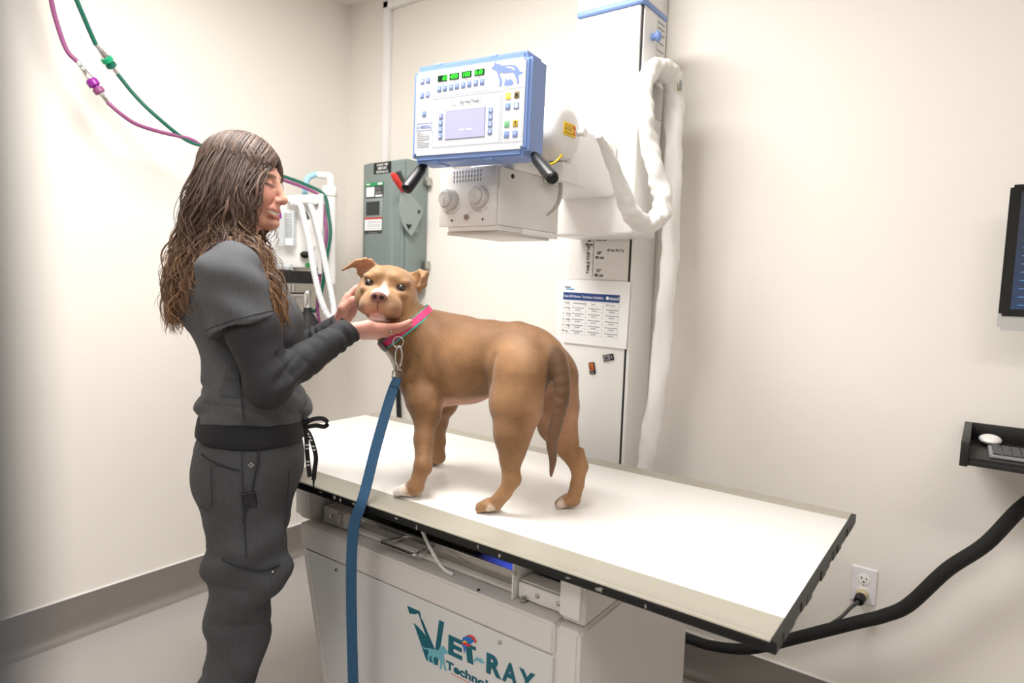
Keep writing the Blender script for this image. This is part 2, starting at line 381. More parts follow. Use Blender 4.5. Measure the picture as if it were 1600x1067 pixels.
def word(s, x0, x1, z, size, bold, mm=TEAL, nm='logo_lettering'):
    # letters fitted to the measured width
    o = text(nm, s, size, LT(x0, z), mm, tab, bold)
    w = o.dimensions.x; bpy.context.view_layer.update(); w = max(v.co.x for v in o.data.vertices)-min(v.co.x for v in o.data.vertices)
    k = (x1-x0)/w
    for v in o.data.vertices: v.co.x *= k
    dx = x0-(o.location.x+ORG[tab.name].x+min(v.co.x for v in o.data.vertices)); o.location.x += dx
    return o
word('E', -.938, -.896, .532, .0615, .036)
flat('logo_letter', sl([(-.900, .5755), (-.857, .5755), (-.857, .567), (-.868, .567), (-.863, .532), (-.881, .532), (-.887, .567), (-.900, .567)]), TEAL)
word('R', -.826, -.784, .532, .0610, .042); word('A', -.782, -.741, .532, .0612, .036); word('Y', -.738, -.697, .532, .0612, .036)
word('Technology', -.944, -.765, .493, .027, .03)
flat('logo_line', sl([(-.93, .486), (-.74, .486), (-.74, .4848), (-.93, .4848)]), LRED)
flat('logo_mouse', sl([(-.861, .534), (-.862, .545), (-.857, .551), (-.853, .5565), (-.850, .553), (-.843, .555), (-.840, .5565), (-.838, .553), (-.829, .549), (-.836, .547), (-.842, .544), (-.848, .5465), (-.855, .545), (-.8595, .542)]), AQUA)
flat('logo_parrot', sl([(-.900, .570), (-.896, .584), (-.885, .592), (-.872, .594), (-.861, .589), (-.870, .580), (-.880, .571), (-.886, .562), (-.890, .548), (-.893, .560)]), LBLUE, .0003)
flat('logo_parrot', sl([(-.886, .592), (-.875, .599), (-.862, .598), (-.855, .590), (-.858, .583), (-.863, .590), (-.874, .594)]), LRED, .0006)
flat('logo_parrot', sl([(-.900, .569), (-.890, .575), (-.874, .576), (-.872, .571), (-.884, .569)]), LRED, .0006)
flat('logo_parrot', sl([(-.898, .573), (-.889, .580), (-.880, .579), (-.888, .5755)]), YELLOW, .0008)

# ------------------------------------------------------------------ x-ray column with its charts
colm = thing('x_ray_column', 'tall white floor-to-ceiling column behind the table carrying paper charts', 'column', (-1.12, 2.1, 0))
B().box((-1.245, 2.035, .0), (-1.008, 2.2, 2.72), .004).obj('column_body', WHITE, colm)
B().box((-1.248, 2.026, .04), (-1.0025, 2.0345, 2.70), .0015).obj('front_cover', WHITE, colm)
B().box((-1.0012, 2.0285, .04), (-.9975, 2.0345, 2.70)).obj('track_slot', INK, colm)
B().box((-.997, 2.03, .0), (-.985, 2.2, 2.72), .003).obj('side_cover', WHITE, colm)
st = B().box((-1.242, 2.0248, 1.41), (-1.004, 2.0258, 1.60)).obj('scale_sticker', mat('sticker_white', 'e4e1dd', .5), colm)
def ink(s, size, x, z, y=2.0244, bold=.01, parent=st, mm=INK, rot=0, **k):
    M = FRONT(x, y, z) @ Matrix.Rotation(rot, 4, 'Z'); return text('print', s, size, M, mm, parent, bold, **k)
ink('TABLE TOP VET', .0155, -1.155, 1.43, rot=PI/2, bold=.03)
for z, a, b in ((1.546, '100 cm', None), (1.487, '36"', '90 cm'), (1.425, '32"', '80 cm')):
    if b: ink(a, .014, -1.126, z+.012, bold=.03); ink(b, .014, -1.132, z-.004, bold=.03)
    else: ink(a, .014, -1.132, z, bold=.03)
ink('38"', .013, -1.166, 1.543, bold=.03); ink('95 cm', .013, -1.175, 1.529, bold=.03)
ink('40" from Film Tray', .0135, -1.086, 1.508, bold=.0, sx=.62)
rl = B().box((-1.141, 2.0242, 1.42), (-1.1398, 2.0247, 1.555))
for i in range(6): rl.box((-1.146, 2.0242, 1.42+i*.026), (-1.1398, 2.0247, 1.4212+i*.026))
rl.obj('print', INK, st)
# laminated technique chart
chart = thing('technique_chart', 'laminated chart with a blue title band on the white column', 'chart', (-1.135, 2.022, 1.17))
PM = frame((-1.132, 2.0215, 1.289), (1, 0, -.018), (0, -1, 0))
B(PM).box((-.148, -.113, 0), (.142, .118, .0022)).obj('sheet', PAPER, chart)
def cp(nm, x0, y0, x1, y1, mm): return B(PM).box((x0, y0, .0022), (x1, y1, .0028)).obj(nm, mm, chart)
cp('title_band', -.124, .044, .105, .071, NAVY)
def ct(s, size, x, y, mm=INK, bold=0, z=.003, **k): return text('print', s, size, PM @ Matrix.Translation((x, y, z)), mm, chart, bold, ext=.0001, **k)
ct('SmartDR Ranker Technique Guideline', .0122, -.121, .0535, PAPER, .004, sx=.86)
ct('sound', .0185, .066, .0525, PAPER, .01, sx=.82)
B(PM).tube([(.058, .058, .003), (.058, .058, .0033)], .006, 16).obj('print', PAPER, chart)
cp('print_line', -.120, .0875, -.094, .0915, INK); cp('print_line', -.114, .080, -.080, .0845, CYANP)
for s, x in (('Weight', -.118), ('Extremities/Skull', -.08), ('Spine', -.005), ('Soft Tissues', .052)): ct(s, .0078, x, .031, INK)
for r in range(5):
    y = .016-.021*r
    ct(['0 - 10 kg', '11 - 20 kg', '21 - 30 kg', '31 - 40 kg', '40+ kg'][r], .0082, -.122, y-.004, INK, .012)
    for x0 in (-.088, -.021, .049):
        for dy, w in ((.001, .05), (-.006, .022)):
            cp('print_line', x0+(.058-w)/2, y+dy-.0014, x0+(.058+w)/2, y+dy+.0014, PRINT)
for y in (.041, .026, .0055, -.0155, -.0365, -.0575, -.079): cp('table_rule', -.124, y-.0004, .105, y+.0004, LINE)
for x in (-.095, -.026, .042, .1048): cp('table_rule', x-.0004, -.079, x+.0004, .041, LINE)
def magnet(lbl, c, ang, mm, s):
    M = frame((c[0], 2.0255, c[1]), (math.cos(ang), 0, math.sin(ang)), (0, -1, 0))
    t = thing('side_marker', lbl, 'marker', (c[0], 2.0255, c[1]-.02), 'x-ray side markers on the column')
    B(M).box((-.0115, -.021, 0), (.0115, .021, .006), .002).obj('case', BLACK, t)
    B(M).box((-.009, -.009, .006), (.009, .0185, .0068), .001).obj('insert', mm, t)
    text('letter', s, .02, M @ Matrix.Translation((-.0062, -.002, .0069)), INK, t, .02)
    B(M).box((-.006, -.017, .006), (.006, -.013, .0066)).obj('print_line', PRINT, t)
magnet('orange and black side marker stuck on the white column', (-1.124, 1.094), .20, ORANGE, 'L')
magnet('grey and black side marker stuck on the white column', (-1.061, 1.138), PI/2+.25, MGREY, 'R')

# ------------------------------------------------------------------ tube head, carriage, control panel
tubeh = thing('x_ray_tube_head', 'white x-ray tube head with blue framed control panel above the dog', 'x-ray machine', (-1.05, 1.9, 1.5))
cb = B(); cb.box((-1.135, 1.853, 1.86), (-.918, 2.024, 2.243), .006, 3); cb.obj('carriage', WHITE, tubeh)
B().box((-.9175, 1.862, 1.90), (-.914, 1.868, 2.24)).obj('cover_gap', INK, tubeh)
cs = B().box((-.9172, 1.869, 1.80), (-.9095, 2.024, 2.243), .002).obj('carriage_side', WHITE2, tubeh)
B().box((-1.14, 1.845, 2.243), (-.905, 2.028, 2.262), .006, 3).obj('top_trim', BLUEP, tubeh)
lw = B(); lw.box((-1.20, 1.842, 1.548), (-.905, 2.02, 1.905), .012, 3); lw.obj('carriage_lower_cover', WHITE, tubeh)
ar = B(); ar.box((-1.165, 1.55, 1.665), (-.965, 1.845, 1.84), .022, 4); ar.obj('arm', WHITE2, tubeh)
B().cyl((-1.06, 1.56, 1.77), (-1.06, 1.44, 1.78), .05, n=28).obj('arm_pivot', WHITE2, tubeh)
# blue knob, cable gland, rating labels on the carriage side
kb = B(); kb.cyl((-.9095, 1.925, 2.165), (-.893, 1.925, 2.165), .011, n=20); kb.ball((-.890, 1.925, 2.165), (.012, .016, .016)); kb.obj('lock_knob', BLUEP, tubeh)
B().box((-.9095, 1.957, 2.10), (-.9085, 2.018, 2.235)).obj('rating_label', mat('label_silver', 'dcdcda', .4), tubeh)
rb = B()
for z in (2.225, 2.208, 2.19, 2.165, 2.14): rb.box((-.9085, 1.962, z-.0012), (-.9080, 2.012, z+.0012))
rb.box((-.9085, 1.985, 2.103), (-.9078, 2.01, 2.112)); rb.obj('print_line', INK, tubeh)
B().cyl((-.9095, 1.965, 2.063), (-.872, 1.965, 2.063), .021, .019, n=24, bev=.002).obj('cable_gland', WHITE2, tubeh)
cc = B(); cc.tube(catmull([(-.873, 1.968, 2.063), (-.855, 1.975, 2.06), (-.838, 1.985, 2.04), (-.835, 1.99, 2.01)], 6), .006, 8); cc.obj('gland_cable', mat('cable_grey', '9a9d9a', .5), tubeh)
cy = B(); cy.tube(catmull([(-.873, 1.962, 2.058), (-.858, 1.966, 2.053), (-.844, 1.975, 2.035), (-.84, 1.985, 2.01)], 6), .003, 8); cy.obj('gland_wire', mat('wire_green_yellow', '8f9a2c', .5), tubeh)
B().box((-.909, 1.95, 1.93), (-.906, 2.02, 2.03), .001).obj('access_plate', mat('plate_grey', 'd0cecb', .4), tubeh)
# tube housing, axis along x
ty, tz = 1.47, 1.785
th = B()
prof = [(-.9145, .0005), (-.9148, .03), (-.916, .05), (-.920, .062), (-.928, .069), (-.94, .0715), (-.985, .072), (-.986, .0708), (-.988, .0708), (-.989, .0725), (-1.28, .0725), (-1.30, .07), (-1.31, .06), (-1.312, .0005)]
th.tube([(x, ty, tz) for x, r in prof], [r for x, r in prof], 48, cap=False, up=(0, 0, 1)); th.obj('tube_housing', WHITE2, tubeh, smooth=50)
yl = B()
def onend(y, z): return (-.9135, ty+y, tz+z)
yl.box((-.9150, ty-.030, tz-.013), (-.9128, ty+.028, tz+.02), .0005)
wl = yl.obj('warning_label', YELLOW, tubeh)
pr = B()
for z in (.014, .008, .003, -.006): pr.box((-.9129, ty-.027, tz+z-.0009), (-.9125, ty+.010, tz+z+.0009))
pr.obj('print_line', mat('print_brown', '9c7a1c', .6), wl)
tri = B()
for y0, z0 in ((.0165, .013), (.0235, .010), (.0205, -.003)):
    tri.box((-.9129, ty+y0-.003, tz+z0-.004), (-.9124, ty+y0+.003, tz+z0+.004))
tri.obj('print_symbol', mat('print_red', 'e0502a', .5), wl)
bolt((-.955, ty-.0705, tz+.006), .0025).obj('screw', STEEL, tubeh)
tp = B(); tp.cyl((-.914, ty+.045, tz+.005), (-.9, ty+.045, tz+.005), .009, n=16); tp.cyl((-.9, ty+.045, tz+.005), (-.893, ty+.045, tz+.005), .012, n=16, bev=.002); tp.obj('terminal', WHITE2, tubeh)
yw = catmull([(-.99, 1.425, 1.72), (-.975, 1.415, 1.700), (-.95, 1.41, 1.692), (-.925, 1.42, 1.698), (-.915, 1.44, 1.72)], 6)
B().tube(yw, .0028, 8).obj('earth_wire', YELLOW, tubeh)
for i in (0, 1):
    B().tube(catmull([(-.975+.004*i, 1.50, 1.69), (-.962+.006*i, 1.50, 1.665), (-.958+.007*i, 1.50, 1.635), (-.968+.006*i, 1.50, 1.60), (-.995, 1.50, 1.575)], 8), .0035, 8).obj('cable', mat('cable_beige', 'b9b4a8', .5), tubeh)
pb = B(); pb.box((-.99, 1.47, 1.66), (-.93, 1.55, 1.71), .004); pb.obj('terminal_box', WHITE2, tubeh)
# control panel
cx = Vector((-1.019, 1.1825, 1.7875)); CPM = frame(cx, (.304, .035, -.004), Vector((.035, -.304, 0)))
K = .94
cpn = B(CPM)
bm = bmesh.new(); bmesh.ops.create_cube(bm, size=1)
for v in bm.verts: v.co = Vector((v.co.x*.330, v.co.y*.232, v.co.z*.072-.037))
vert = [e for e in bm.edges if abs(e.verts[0].co.z-e.verts[1].co.z) > .01]
bmesh.ops.bevel(bm, geom=vert, offset=.014, segments=5, affect='EDGES')
bmesh.ops.bevel(bm, geom=[e for e in bm.edges if abs(e.verts[0].co.z-e.verts[1].co.z) < .001 and e.verts[0].co.z > -.01], offset=.006, segments=3, affect='EDGES')
cpn.bm(bm)
panel = cpn.obj('control_panel', BLUEP, tubeh)
for x, yy in ((-.095, 1), (.06, 1), (-.095, -1), (.06, -1)):
    B(CPM).box((x-.012, yy*.1135-.0055, -.055), (x+.012, yy*.1135+.0055, -.004), .003).obj('clip', BLUEP, panel)
bm = bmesh.new(); bmesh.ops.create_cube(bm, size=1)
for v in bm.verts: v.co = Vector((v.co.x*.306, v.co.y*.199, v.co.z*.003+.0005))
bmesh.ops.bevel(bm, geom=[e for e in bm.edges if abs(e.verts[0].co.z-e.verts[1].co.z) > .001], offset=.006, segments=4, affect='EDGES')
B(CPM).bm(bm).obj('membrane', MEMB, panel)
def pbx(nm, u, v, w, h, mm, z0=.002, z1=.0032, bev=.0):
    return B(CPM).box((K*u-w/2, K*v-h/2, z0), (K*u+w/2, K*v+h/2, z1), bev).obj(nm, mm, panel)
def glyph(nm, polys, u, v, mm, z=.0033):
    b = B(CPM)
    for p in polys: b.prism([(K*u+x, K*v+y) for x, y in p], .0003, Matrix.Translation((0, 0, z)))
    return b.obj(nm, mm, panel, smooth=None)
def rect(a, b, c, d): return [(a, b), (c, b), (c, d), (a, d)]
DISPB = mat('display_dark', '123a22', .2); SEG = mat('segment_green', '30f030', .4, emis='38ff2a', estr=1.6)
for u, s in ((-.0790, ' 65'), (-.0425, '400'), (-.0052, '100'), (.0327, '0.40')):
    v = .0835+.5*(u+.079)*.035
    pbx('display', u, v, .0265, .0135, DISPB)
    text('digits', s, .0148, CPM @ Matrix.Translation((K*u-.0118+(0.0082 if s[0] == ' ' else 0), K*v-.0052, .0034)), SEG, panel, .012, sx=(.98 if s[0] != '0' else .82), shear=.12)
for i, (u, v) in enumerate(((-.0876, .0579), (-.0705, .0583), (-.0513, .0589), (-.0339, .0596), (-.0146, .0602), (.0034, .0608), (.023, .0613), (.0411, .0619))):
    pbx('button', u, v, .0115, .0135, LILAC, bev=.0005)
    glyph('button_symbol', [rect(-.003, -.0007, .003, .0007)]+([rect(-.0007, -.003, .0007, .003)] if i % 2 == 0 else []), u, v, MEMB)
for u, v in ((-.079, .0695), (-.042, .0705), (-.005, .0715), (.033, .0725)): pbx('print_line', u, v, .006, .0014, PRINT, .002, .0024)
for i, (u, v) in enumerate(((-.1424, .083), (-.1248, .0837), (-.1428, .0476), (-.1248, .0484), (-.134, .0001))):
    pbx('button', u, v, .0115, .0135, LILAC, bev=.0005)
    if i == 0: glyph('button_symbol', [[(.0032*math.cos(a), .0036*math.sin(a)) for a in np.linspace(0, 2*PI, 13)[:-1]]], u, v, MEMB)
    elif i == 1: glyph('button_symbol', [rect(-.0007, -.0035, .0007, .0035)], u, v, MEMB)
    else: glyph('button_symbol', [rect(-.003, -.0035, -.001, .0035), rect(.001, -.0035, .003, .0035)][:1 if i == 2 else 2] if i < 4 else [rect(-.0035, -.0006, .0035, .0006)], u, v, MEMB)
for x0, y0, x1, y1 in ((-.1585, -.0425, -.109, -.0412), (-.1585, -.0248, -.109, -.0236), (-.1585, -.0425, -.1575, -.0236), (-.11, -.0425, -.109, -.0236)):
    pbx('print_line', (x0+x1)/2, (y0+y1)/2, (x1-x0)*K, (y1-y0)*K, LILAC, .002, .0024)
text('print', 'A. MEDICAL', .0098, CPM @ Matrix.Translation((K*-.1555, K*-.0365, .0022)), LILAC, panel, .015, shear=.1, sx=.8)
for r in range(9):
    v = -.0475-.0046*r
    w = .012 if r == 0 else (.020 if r in (1, 5) else .038)
    pbx('print_line', -.1553+w/2/K, v, w, .0016, PRINT, .002, .0023)
# screen
SCR = mat('lcd_lilac', 'a7a6d4', .25, emis='a5a4d6', estr=.35)
pbx('screen_bezel', -.005, -.0352, .1125, .0675, mat('bezel_grey', '9a9cae', .4), .002, .0026)
pbx('screen', -.005, -.0352, .109, .064, SCR, .0022, .003)
for u, w in ((-.014, .012), (.009, .018)): pbx('screen_text', u, -.049, w, .0032, mat('lcd_text', 'eef0ff', .4, emis='eef0ff', estr=.5), .003, .0033)
for sgn, us, vs in ((1, -.0798, (-.0111, -.0278, -.0445, -.0612)), (-1, .0696, (-.009, -.026, -.0431, -.0601))):
    for v in vs:
        pbx('button', us, v, .0115, .013, LILAC, bev=.0005)
        glyph('button_symbol', [[(-.0028*sgn, -.0036), (.0034*sgn, 0), (-.0028*sgn, .0036)]], us, v, MEMB)
text('print', 'Do Not Touch', .0098, CPM @ Matrix.Translation((K*-.0225, K*.0155, .0022)), PRINT, panel, .01, sx=.9)
for x0, y0, x1, y1 in ((-.047, .0135, -.0462, .025), (-.047, .0127, -.034, .0135), (.0385, .013, .0393, .025), (.026, .0127, .0393, .0135), (-.02, .0112, -.008, .0119), (.002, .0115, .014, .0122)):
    pbx('print_line', (x0+x1)/2, (y0+y1)/2, (x1-x0)*K, (y1-y0)*K, PRINT, .002, .0023)
RB = [(.1177, .0202, mat('key_yellow', 'f0bf3c', .4, emis='f5c040', estr=.5)), (.1412, .0207, mat('key_olive', '8b7a45', .4)), (.1176, -.0043, LILAC), (.1414, -.0042, LILAC), (.1172, -.0453, mat('key_green', '7cbf8c', .4)), (.1408, -.0454, mat('key_mustard', 'c3a437', .4)), (.1173, -.0702, LILAC), (.141, -.0702, LILAC)]
for i, (u, v, mm) in enumerate(RB):
    pbx('button', u, v, .0128, .0145, mm, bev=.0005)
    g = {0: ([[(.0022*math.cos(a), .0022*math.sin(a)) for a in np.linspace(0, 2*PI, 9)[:-1]]], MEMB), 1: ([rect(-.003, -.0035, .003, .0035)], INK), 2: ([[(0, .003), (-.002, 0), (0, -.003), (.002, 0)]], MEMB), 3: ([rect(-.0042, -.005, .0042, .005)], MEMB), 4: ([rect(-.003, .003, .003, .0036)], MEMB), 5: ([[(-.003, .004), (.003, .004), (0, -.001)], rect(-.0006, -.004, .0006, -.001)], INK), 6: ([rect(-.003, -.0004, .003, .0004)], MEMB), 7: ([[(-.002, .003), (.003, .003), (-.001, -.003)]], MEMB)}[i]
    glyph('button_symbol', g[0], u, v, g[1])
for pts in (((-.1057, .1028), (-.1051, .0397), (.0577, .041), (.0568, .1034)), ((-.1040, -.0884), (-.1051, .0338), (.0954, .0366), (.0974, -.0861), (-.104, -.0884)), ((.103, -.089), (.1009, .0371), (.159, .038), (.1593, -.0874), (.103, -.089))):
    b = B(CPM)
    for a, c in zip(pts, pts[1:]):
        dx = 0.0004
        b.box((K*min(a[0], c[0])-dx, K*min(a[1], c[1])-dx, .002), (K*max(a[0], c[0])+dx, K*max(a[1], c[1])+dx, .00225))
    b.obj('outline', LINE, panel)
glyph('emblem', [[(.0668, .0906), (.0745, .098), (.0776, .1076), (.081, .099), (.0888, .0982), (.096, .094), (.1041, .0928), (.1206, .0925), (.1343, .089), (.1426, .0811), (.1468, .0738), (.1563, .0723), (.153, .0685), (.1455, .0675), (.1435, .064), (.1465, .050), (.1455, .0462), (.1405, .0462), (.1395, .056), (.1335, .066), (.1291, .0737), (.1044, .0747), (.0933, .0781), (.0905, .074), (.0985, .0592), (.0975, .047), (.0945, .0445), (.0905, .0455), (.0923, .0576), (.0865, .0721), (.0828, .0813), (.0755, .086), (.070, .0875)]], 0, 0, LILAC, .0021)
for o_ in [o for o in panel.children if o.name.startswith('emblem')]: o_.data.transform(Matrix.Identity(4))
glyph('emblem', [[(.1048, .047), (.1065, .0545), (.1101, .0646), (.1118, .059), (.113, .0551), (.1175, .0595), (.1231, .059), (.1295, .0531), (.131, .0461), (.122, .045), (.1076, .045)]], 0, 0, LILAC, .0021)
glyph('emblem', [[(.108, .0895), (.118, .089), (.128, .086), (.1335, .0805), (.1305, .0775), (.122, .084), (.11, .0865)]], 0, 0, MEMB, .0023)
def scaleK(o):
    c = ORG[o.name]
    for v in o.data.vertices:
        w = CPM.inverted() @ (v.co + c); w.x *= K; w.y *= K; v.co = (CPM @ w) - c
for o_ in panel.children:
    if o_.name.startswith('emblem'): scaleK(o_)
# black handles at the panel's lower corners
for a, b in (((-.848, 1.225, 1.669), (-.760, 1.165, 1.606)), ((-1.170, 1.19, 1.665), (-1.160, 1.125, 1.602))):
    a = Vector(a); b = Vector(b); d = b-a
    hb = B(); hb.cyl(a-d*.12, a+d*.06, .009, n=16)
    hb.tube([a, a+d*.03, a+d*.1, a+d*.5, a+d*.9, a+d*.97, b], [.010, .0125, .0138, .0145, .0145, .0135, .010], 18)
    hb.obj('panel_handle', BLACK, tubeh)
# collimator with two knobs
CO = mat('collimator_white', 'e9e6e2', .4, var=.01)
col_ = B().box((-1.202, 1.30, 1.531), (-1.006, 1.575, 1.676), .0025).obj('collimator', CO, tubeh)
B().box((-1.204, 1.292, 1.529), (-1.012, 1.2995, 1.678), .0015).obj('front_plate', CO, col_)
B().box((-1.175, 1.296, 1.517), (-1.01, 1.56, 1.531), .002).obj('lower_track', CO, col_)
B().box((-1.185, 1.305, 1.508), (-1.012, 1.54, 1.517), .001).obj('lower_track', mat('track_grey', 'cfcbc6', .35, metal=.2), col_)
B().box((-1.03, 1.40, 1.515), (-1.003, 1.57, 1.53), .001).obj('lower_lip', WHITE2, col_)
for x, z, a in ((-1.163, 1.60, -.6), (-1.062, 1.602, -1.2)):
    k = B(); k.cyl((x, 1.292, z), (x, 1.272, z), .0285, .0265, n=32, bev=.003); k.cyl((x, 1.272, z), (x, 1.262, z), .021, .02, n=32, bev=.003)
    k.box((x-.003, 1.259, z-.02), (x+.003, 1.2625, z+.001), 0); kn = k.obj('knob', mat('knob_grey', 'd3d0cc', .4), col_)
    tk = B()
    for i in range(11):
        b_ = -PI*.5+a*.3+(i-5)*.2
        tk.box((x+.037*math.cos(b_)-.0007, 1.2913, z+.037*math.sin(b_)-.0025), (x+.037*math.cos(b_)+.0007, 1.2919, z+.037*math.sin(b_)+.0025))
    tk.obj('scale_ticks', PRINT, col_)
pt = B()
for i in range(10):
    for j in range(3): pt.box((-1.155+i*.010, 1.2913, 1.642+j*.011), (-1.1515+i*.010, 1.2919, 1.6495+j*.011))
pt.obj('scale_print', PRINT, col_)
lk = B(); lk.cyl((-1.105, 1.292, 1.552), (-1.105, 1.286, 1.552), .0075, n=18, bev=.001); lk.cyl((-1.105, 1.286, 1.552), (-1.105, 1.2855, 1.552), .004, n=12); lk.obj('key_lock', STEEL, col_)
for x in (-1.158, -1.053): B().prism([(x, 1.541), (x+.004, 1.545), (x, 1.549), (x-.004, 1.545)], .0004, Matrix(((1, 0, 0, 0), (0, 0, -1, 1.2918), (0, 1, 0, 0), (0, 0, 0, 1)))).obj('print_symbol', GREYDK, col_, smooth=None)
B().cyl((-1.006, 1.35, 1.658), (-1.0045, 1.35, 1.658), .006, n=16).obj('hole_plug', INK, col_)
B().box((-1.15, 1.35, 1.676), (-1.0, 1.53, 1.715), .01, 3).obj('tube_mount', WHITE2, tubeh)
B().box((-1.07, 1.215, 1.72), (-.97, 1.41, 1.80), .006).obj('panel_mount', GREYDK, tubeh)
# white cable sleeve looped at the column
def sleeve(pts, rads, n=20, seed=3, flatv=None):
    rnd = np.random.RandomState(seed); P = catmull(pts, 14); k = len(P); rr = interp(rads, k)
    ph = rnd.rand(8)*6.28; vs = []; fs = []; ref = Vector((0, -1, 0))
    for i in range(k):
        t = (P[min(i+1, k-1)]-P[max(i-1, 0)]).normalized(); u = (ref-t*ref.dot(t)).normalized(); w = t.cross(u); ref = u
        for j in range(n):
            a = 2*PI*j/n; s = i/14*1.0
            d = 1+.07*math.sin(3*a+2.3*s+ph[0])+.08*math.sin(a*2-5.1*s+ph[1])+.07*math.sin(a+9.7*s+ph[2])*math.sin(2.9*s+ph[3])+.05*math.sin(5*a+7*s+ph[4])+.05*math.sin(14*s+2*a+ph[5])
            vs.append(P[i]+u*(math.cos(a)*rr[i]*d*.8)+w*(math.sin(a)*rr[i]*d))
    for i in range(k-1):
        for j in range(n): fs.append((i*n+j, i*n+(j+1) % n, i*n+n+(j+1) % n, i*n+n+j))
    fs += [tuple(range(n-1, -1, -1)), tuple(range((k-1)*n, k*n))]
    return B().add(vs, fs)
slv = sleeve([(-0.860, 1.529, 1.780), (-0.857, 1.577, 1.742), (-0.853, 1.646, 1.667), (-0.846, 1.706, 1.603), (-0.836, 1.786, 1.574), (-0.821, 1.849, 1.602), (-0.824, 1.867, 1.668), (-0.837, 1.840, 1.746), (-0.854, 1.812, 1.835), (-0.868, 1.800, 1.932), (-0.878, 1.826, 2.004), (-0.877, 1.882, 2.055), (-0.866, 1.953, 2.062), (-0.860, 2.001, 2.009), (-0.853, 2.004, 1.873), (-0.849, 2.001, 1.696), (-0.841, 1.997, 1.491), (-0.844, 1.980, 1.242), (-0.856, 1.969, 0.989), (-0.875, 1.972, 0.802), (-0.892, 1.979, 0.632), (-.90, 2.02, .4)], [.010, .015, .022, .028, .033, .034, .033, .029, .0275, .029, .032, .034, .034, .030, .0275, .027, .027, .029, .030, .029, .029, .029])
tag(slv.obj('cable_sleeve', SLEEVE, None, smooth=180), 'wrinkled white fabric cable sleeve looping beside the white column', 'cable sleeve')
# ------------------------------------------------------------------ grey disconnect switch box and its conduit
cab = thing('switch_box', 'grey metal safety switch box with a red lever mounted on the back wall', 'switch box', (-2.26, 2.2, 1.33))
B().box((-2.393, 2.068, 1.33), (-2.127, 2.2, 1.925), .003).obj('enclosure', GREYBOX, cab)
dr = B().box((-2.397, 2.050, 1.325), (-2.132, 2.0675, 1.918), .004).obj('cover', GREYBOX, cab)
# embossed bulge on the cover
bm = bmesh.new(); bmesh.ops.create_cube(bm, size=1)
for v in bm.verts:
    v.co = Vector((-2.283+v.co.x*(.205 if v.co.y > 0 else .165), 2.0475+v.co.y*.017, 1.59+v.co.z*(.53 if v.co.y > 0 else .49)))
bmesh.ops.bevel(bm, geom=bm.edges[:], offset=.006, segments=3, affect='EDGES')
B().bm(bm).obj('emboss', GREYBOX, cab)
B().box((-2.150, 2.046, 1.34), (-2.141, 2.05, 1.905), .002).obj('cover_hem', GREYBOX, cab)
lb_ = B().box((-2.323, 2.0475, 1.868), (-2.21, 2.0502, 1.917), .0005).obj('name_plate', INK, cab)
for i, s in enumerate(('X-RAY 100', '208/120V', 'Fed from L3')): text('print', s, .0155, FRONT(-2.2665, 2.0471, 1.9015-.0155*i), PAPER, lb_, .012, align='CENTER')
def lbl(x0, z0, x1, z1, mm, y=2.0386, nm='label_panel', th=.0008, par=cab): return B().box((x0, y-th, z0), (x1, y, z1)).obj(nm, mm, par)
g1 = lbl(-2.366, 1.759, -2.245, 1.828, GREYDK); g = lbl(-2.366, 1.813, -2.245, 1.828, mat('label_green', '1f9a58', .4), 2.0377, par=g1)
B().box((-2.358, 2.0362, 1.818), (-2.335, 2.0368, 1.8235)).obj('print_line', PAPER, g1); B().box((-2.282, 2.0362, 1.816), (-2.252, 2.0368, 1.825)).obj('print_line', PAPER, g1)
lbl(-2.360, 1.764, -2.305, 1.808, PAPER, 2.0377, par=g1)
for z, w in ((1.803, .03), (1.797, .036), (1.785, .042), (1.781, .042), (1.777, .04)): lbl(-2.298, z-.0015, -2.298+w, z+.0008, PRINT, 2.0377, 'print_line', .0004, g1)
lbl(-2.298, 1.762, -2.252, 1.771, PAPER, 2.0377, par=g1)
B().box((-2.368, 2.0365, 1.668), (-2.246, 2.0388, 1.756), .002).obj('window_frame', mat('frame_grey', '8d9694', .35), cab)
B().box((-2.357, 2.0352, 1.680), (-2.268, 2.0366, 1.742)).obj('viewing_window', mat('smoked_glass', '2c3132', .15), cab)
w1 = lbl(-2.37, 1.596, -2.251, 1.672, GREYDK); lbl(-2.368, 1.662, -2.253, 1.671, RED, 2.0377, par=w1); lbl(-2.368, 1.611, -2.253, 1.661, PAPER, 2.0377, par=w1)
for z in (1.652, 1.645, 1.636, 1.629, 1.62): lbl(-2.35, z-.001, -2.26, z+.001, PRINT, 2.0369, 'print_line', .0004, w1)
lbl(-2.34, 1.599, -2.28, 1.602, PRINT, 2.0377, 'print_line', .0004, w1)
XM = Matrix(((0, 0, 1, -2.1065), (1, 0, 0, 0), (0, 1, 0, 0), (0, 0, 0, 1)))
hp = B().prism([(2.018, 1.768), (2.035, 1.776), (2.05, 1.773), (2.10, 1.745), (2.143, 1.716), (2.147, 1.705), (2.137, 1.673), (2.110, 1.63), (2.082, 1.588), (2.074, 1.585), (2.061, 1.595), (2.035, 1.617), (2.016, 1.643), (2.005, 1.679), (2.003, 1.71), (2.006, 1.742)], .006, XM).obj('handle_plate', mat('plate_steelgrey', '8d9795', .35), cab)
B().cyl((-2.1005, 2.12, 1.697), (-2.0985, 2.12, 1.697), .009, n=18).obj('pivot', GREYDK, hp)
B().prism([(2.04, 1.634), (2.079, 1.635), (2.058, 1.611)], .003, Matrix.Translation((.0045, 0, 0)) @ XM).obj('lock_hole', INK, hp, smooth=None)
B().box((-2.1265, 2.07, 1.60), (-2.107, 2.125, 1.76), .002).obj('handle_base', GREYBOX, cab)
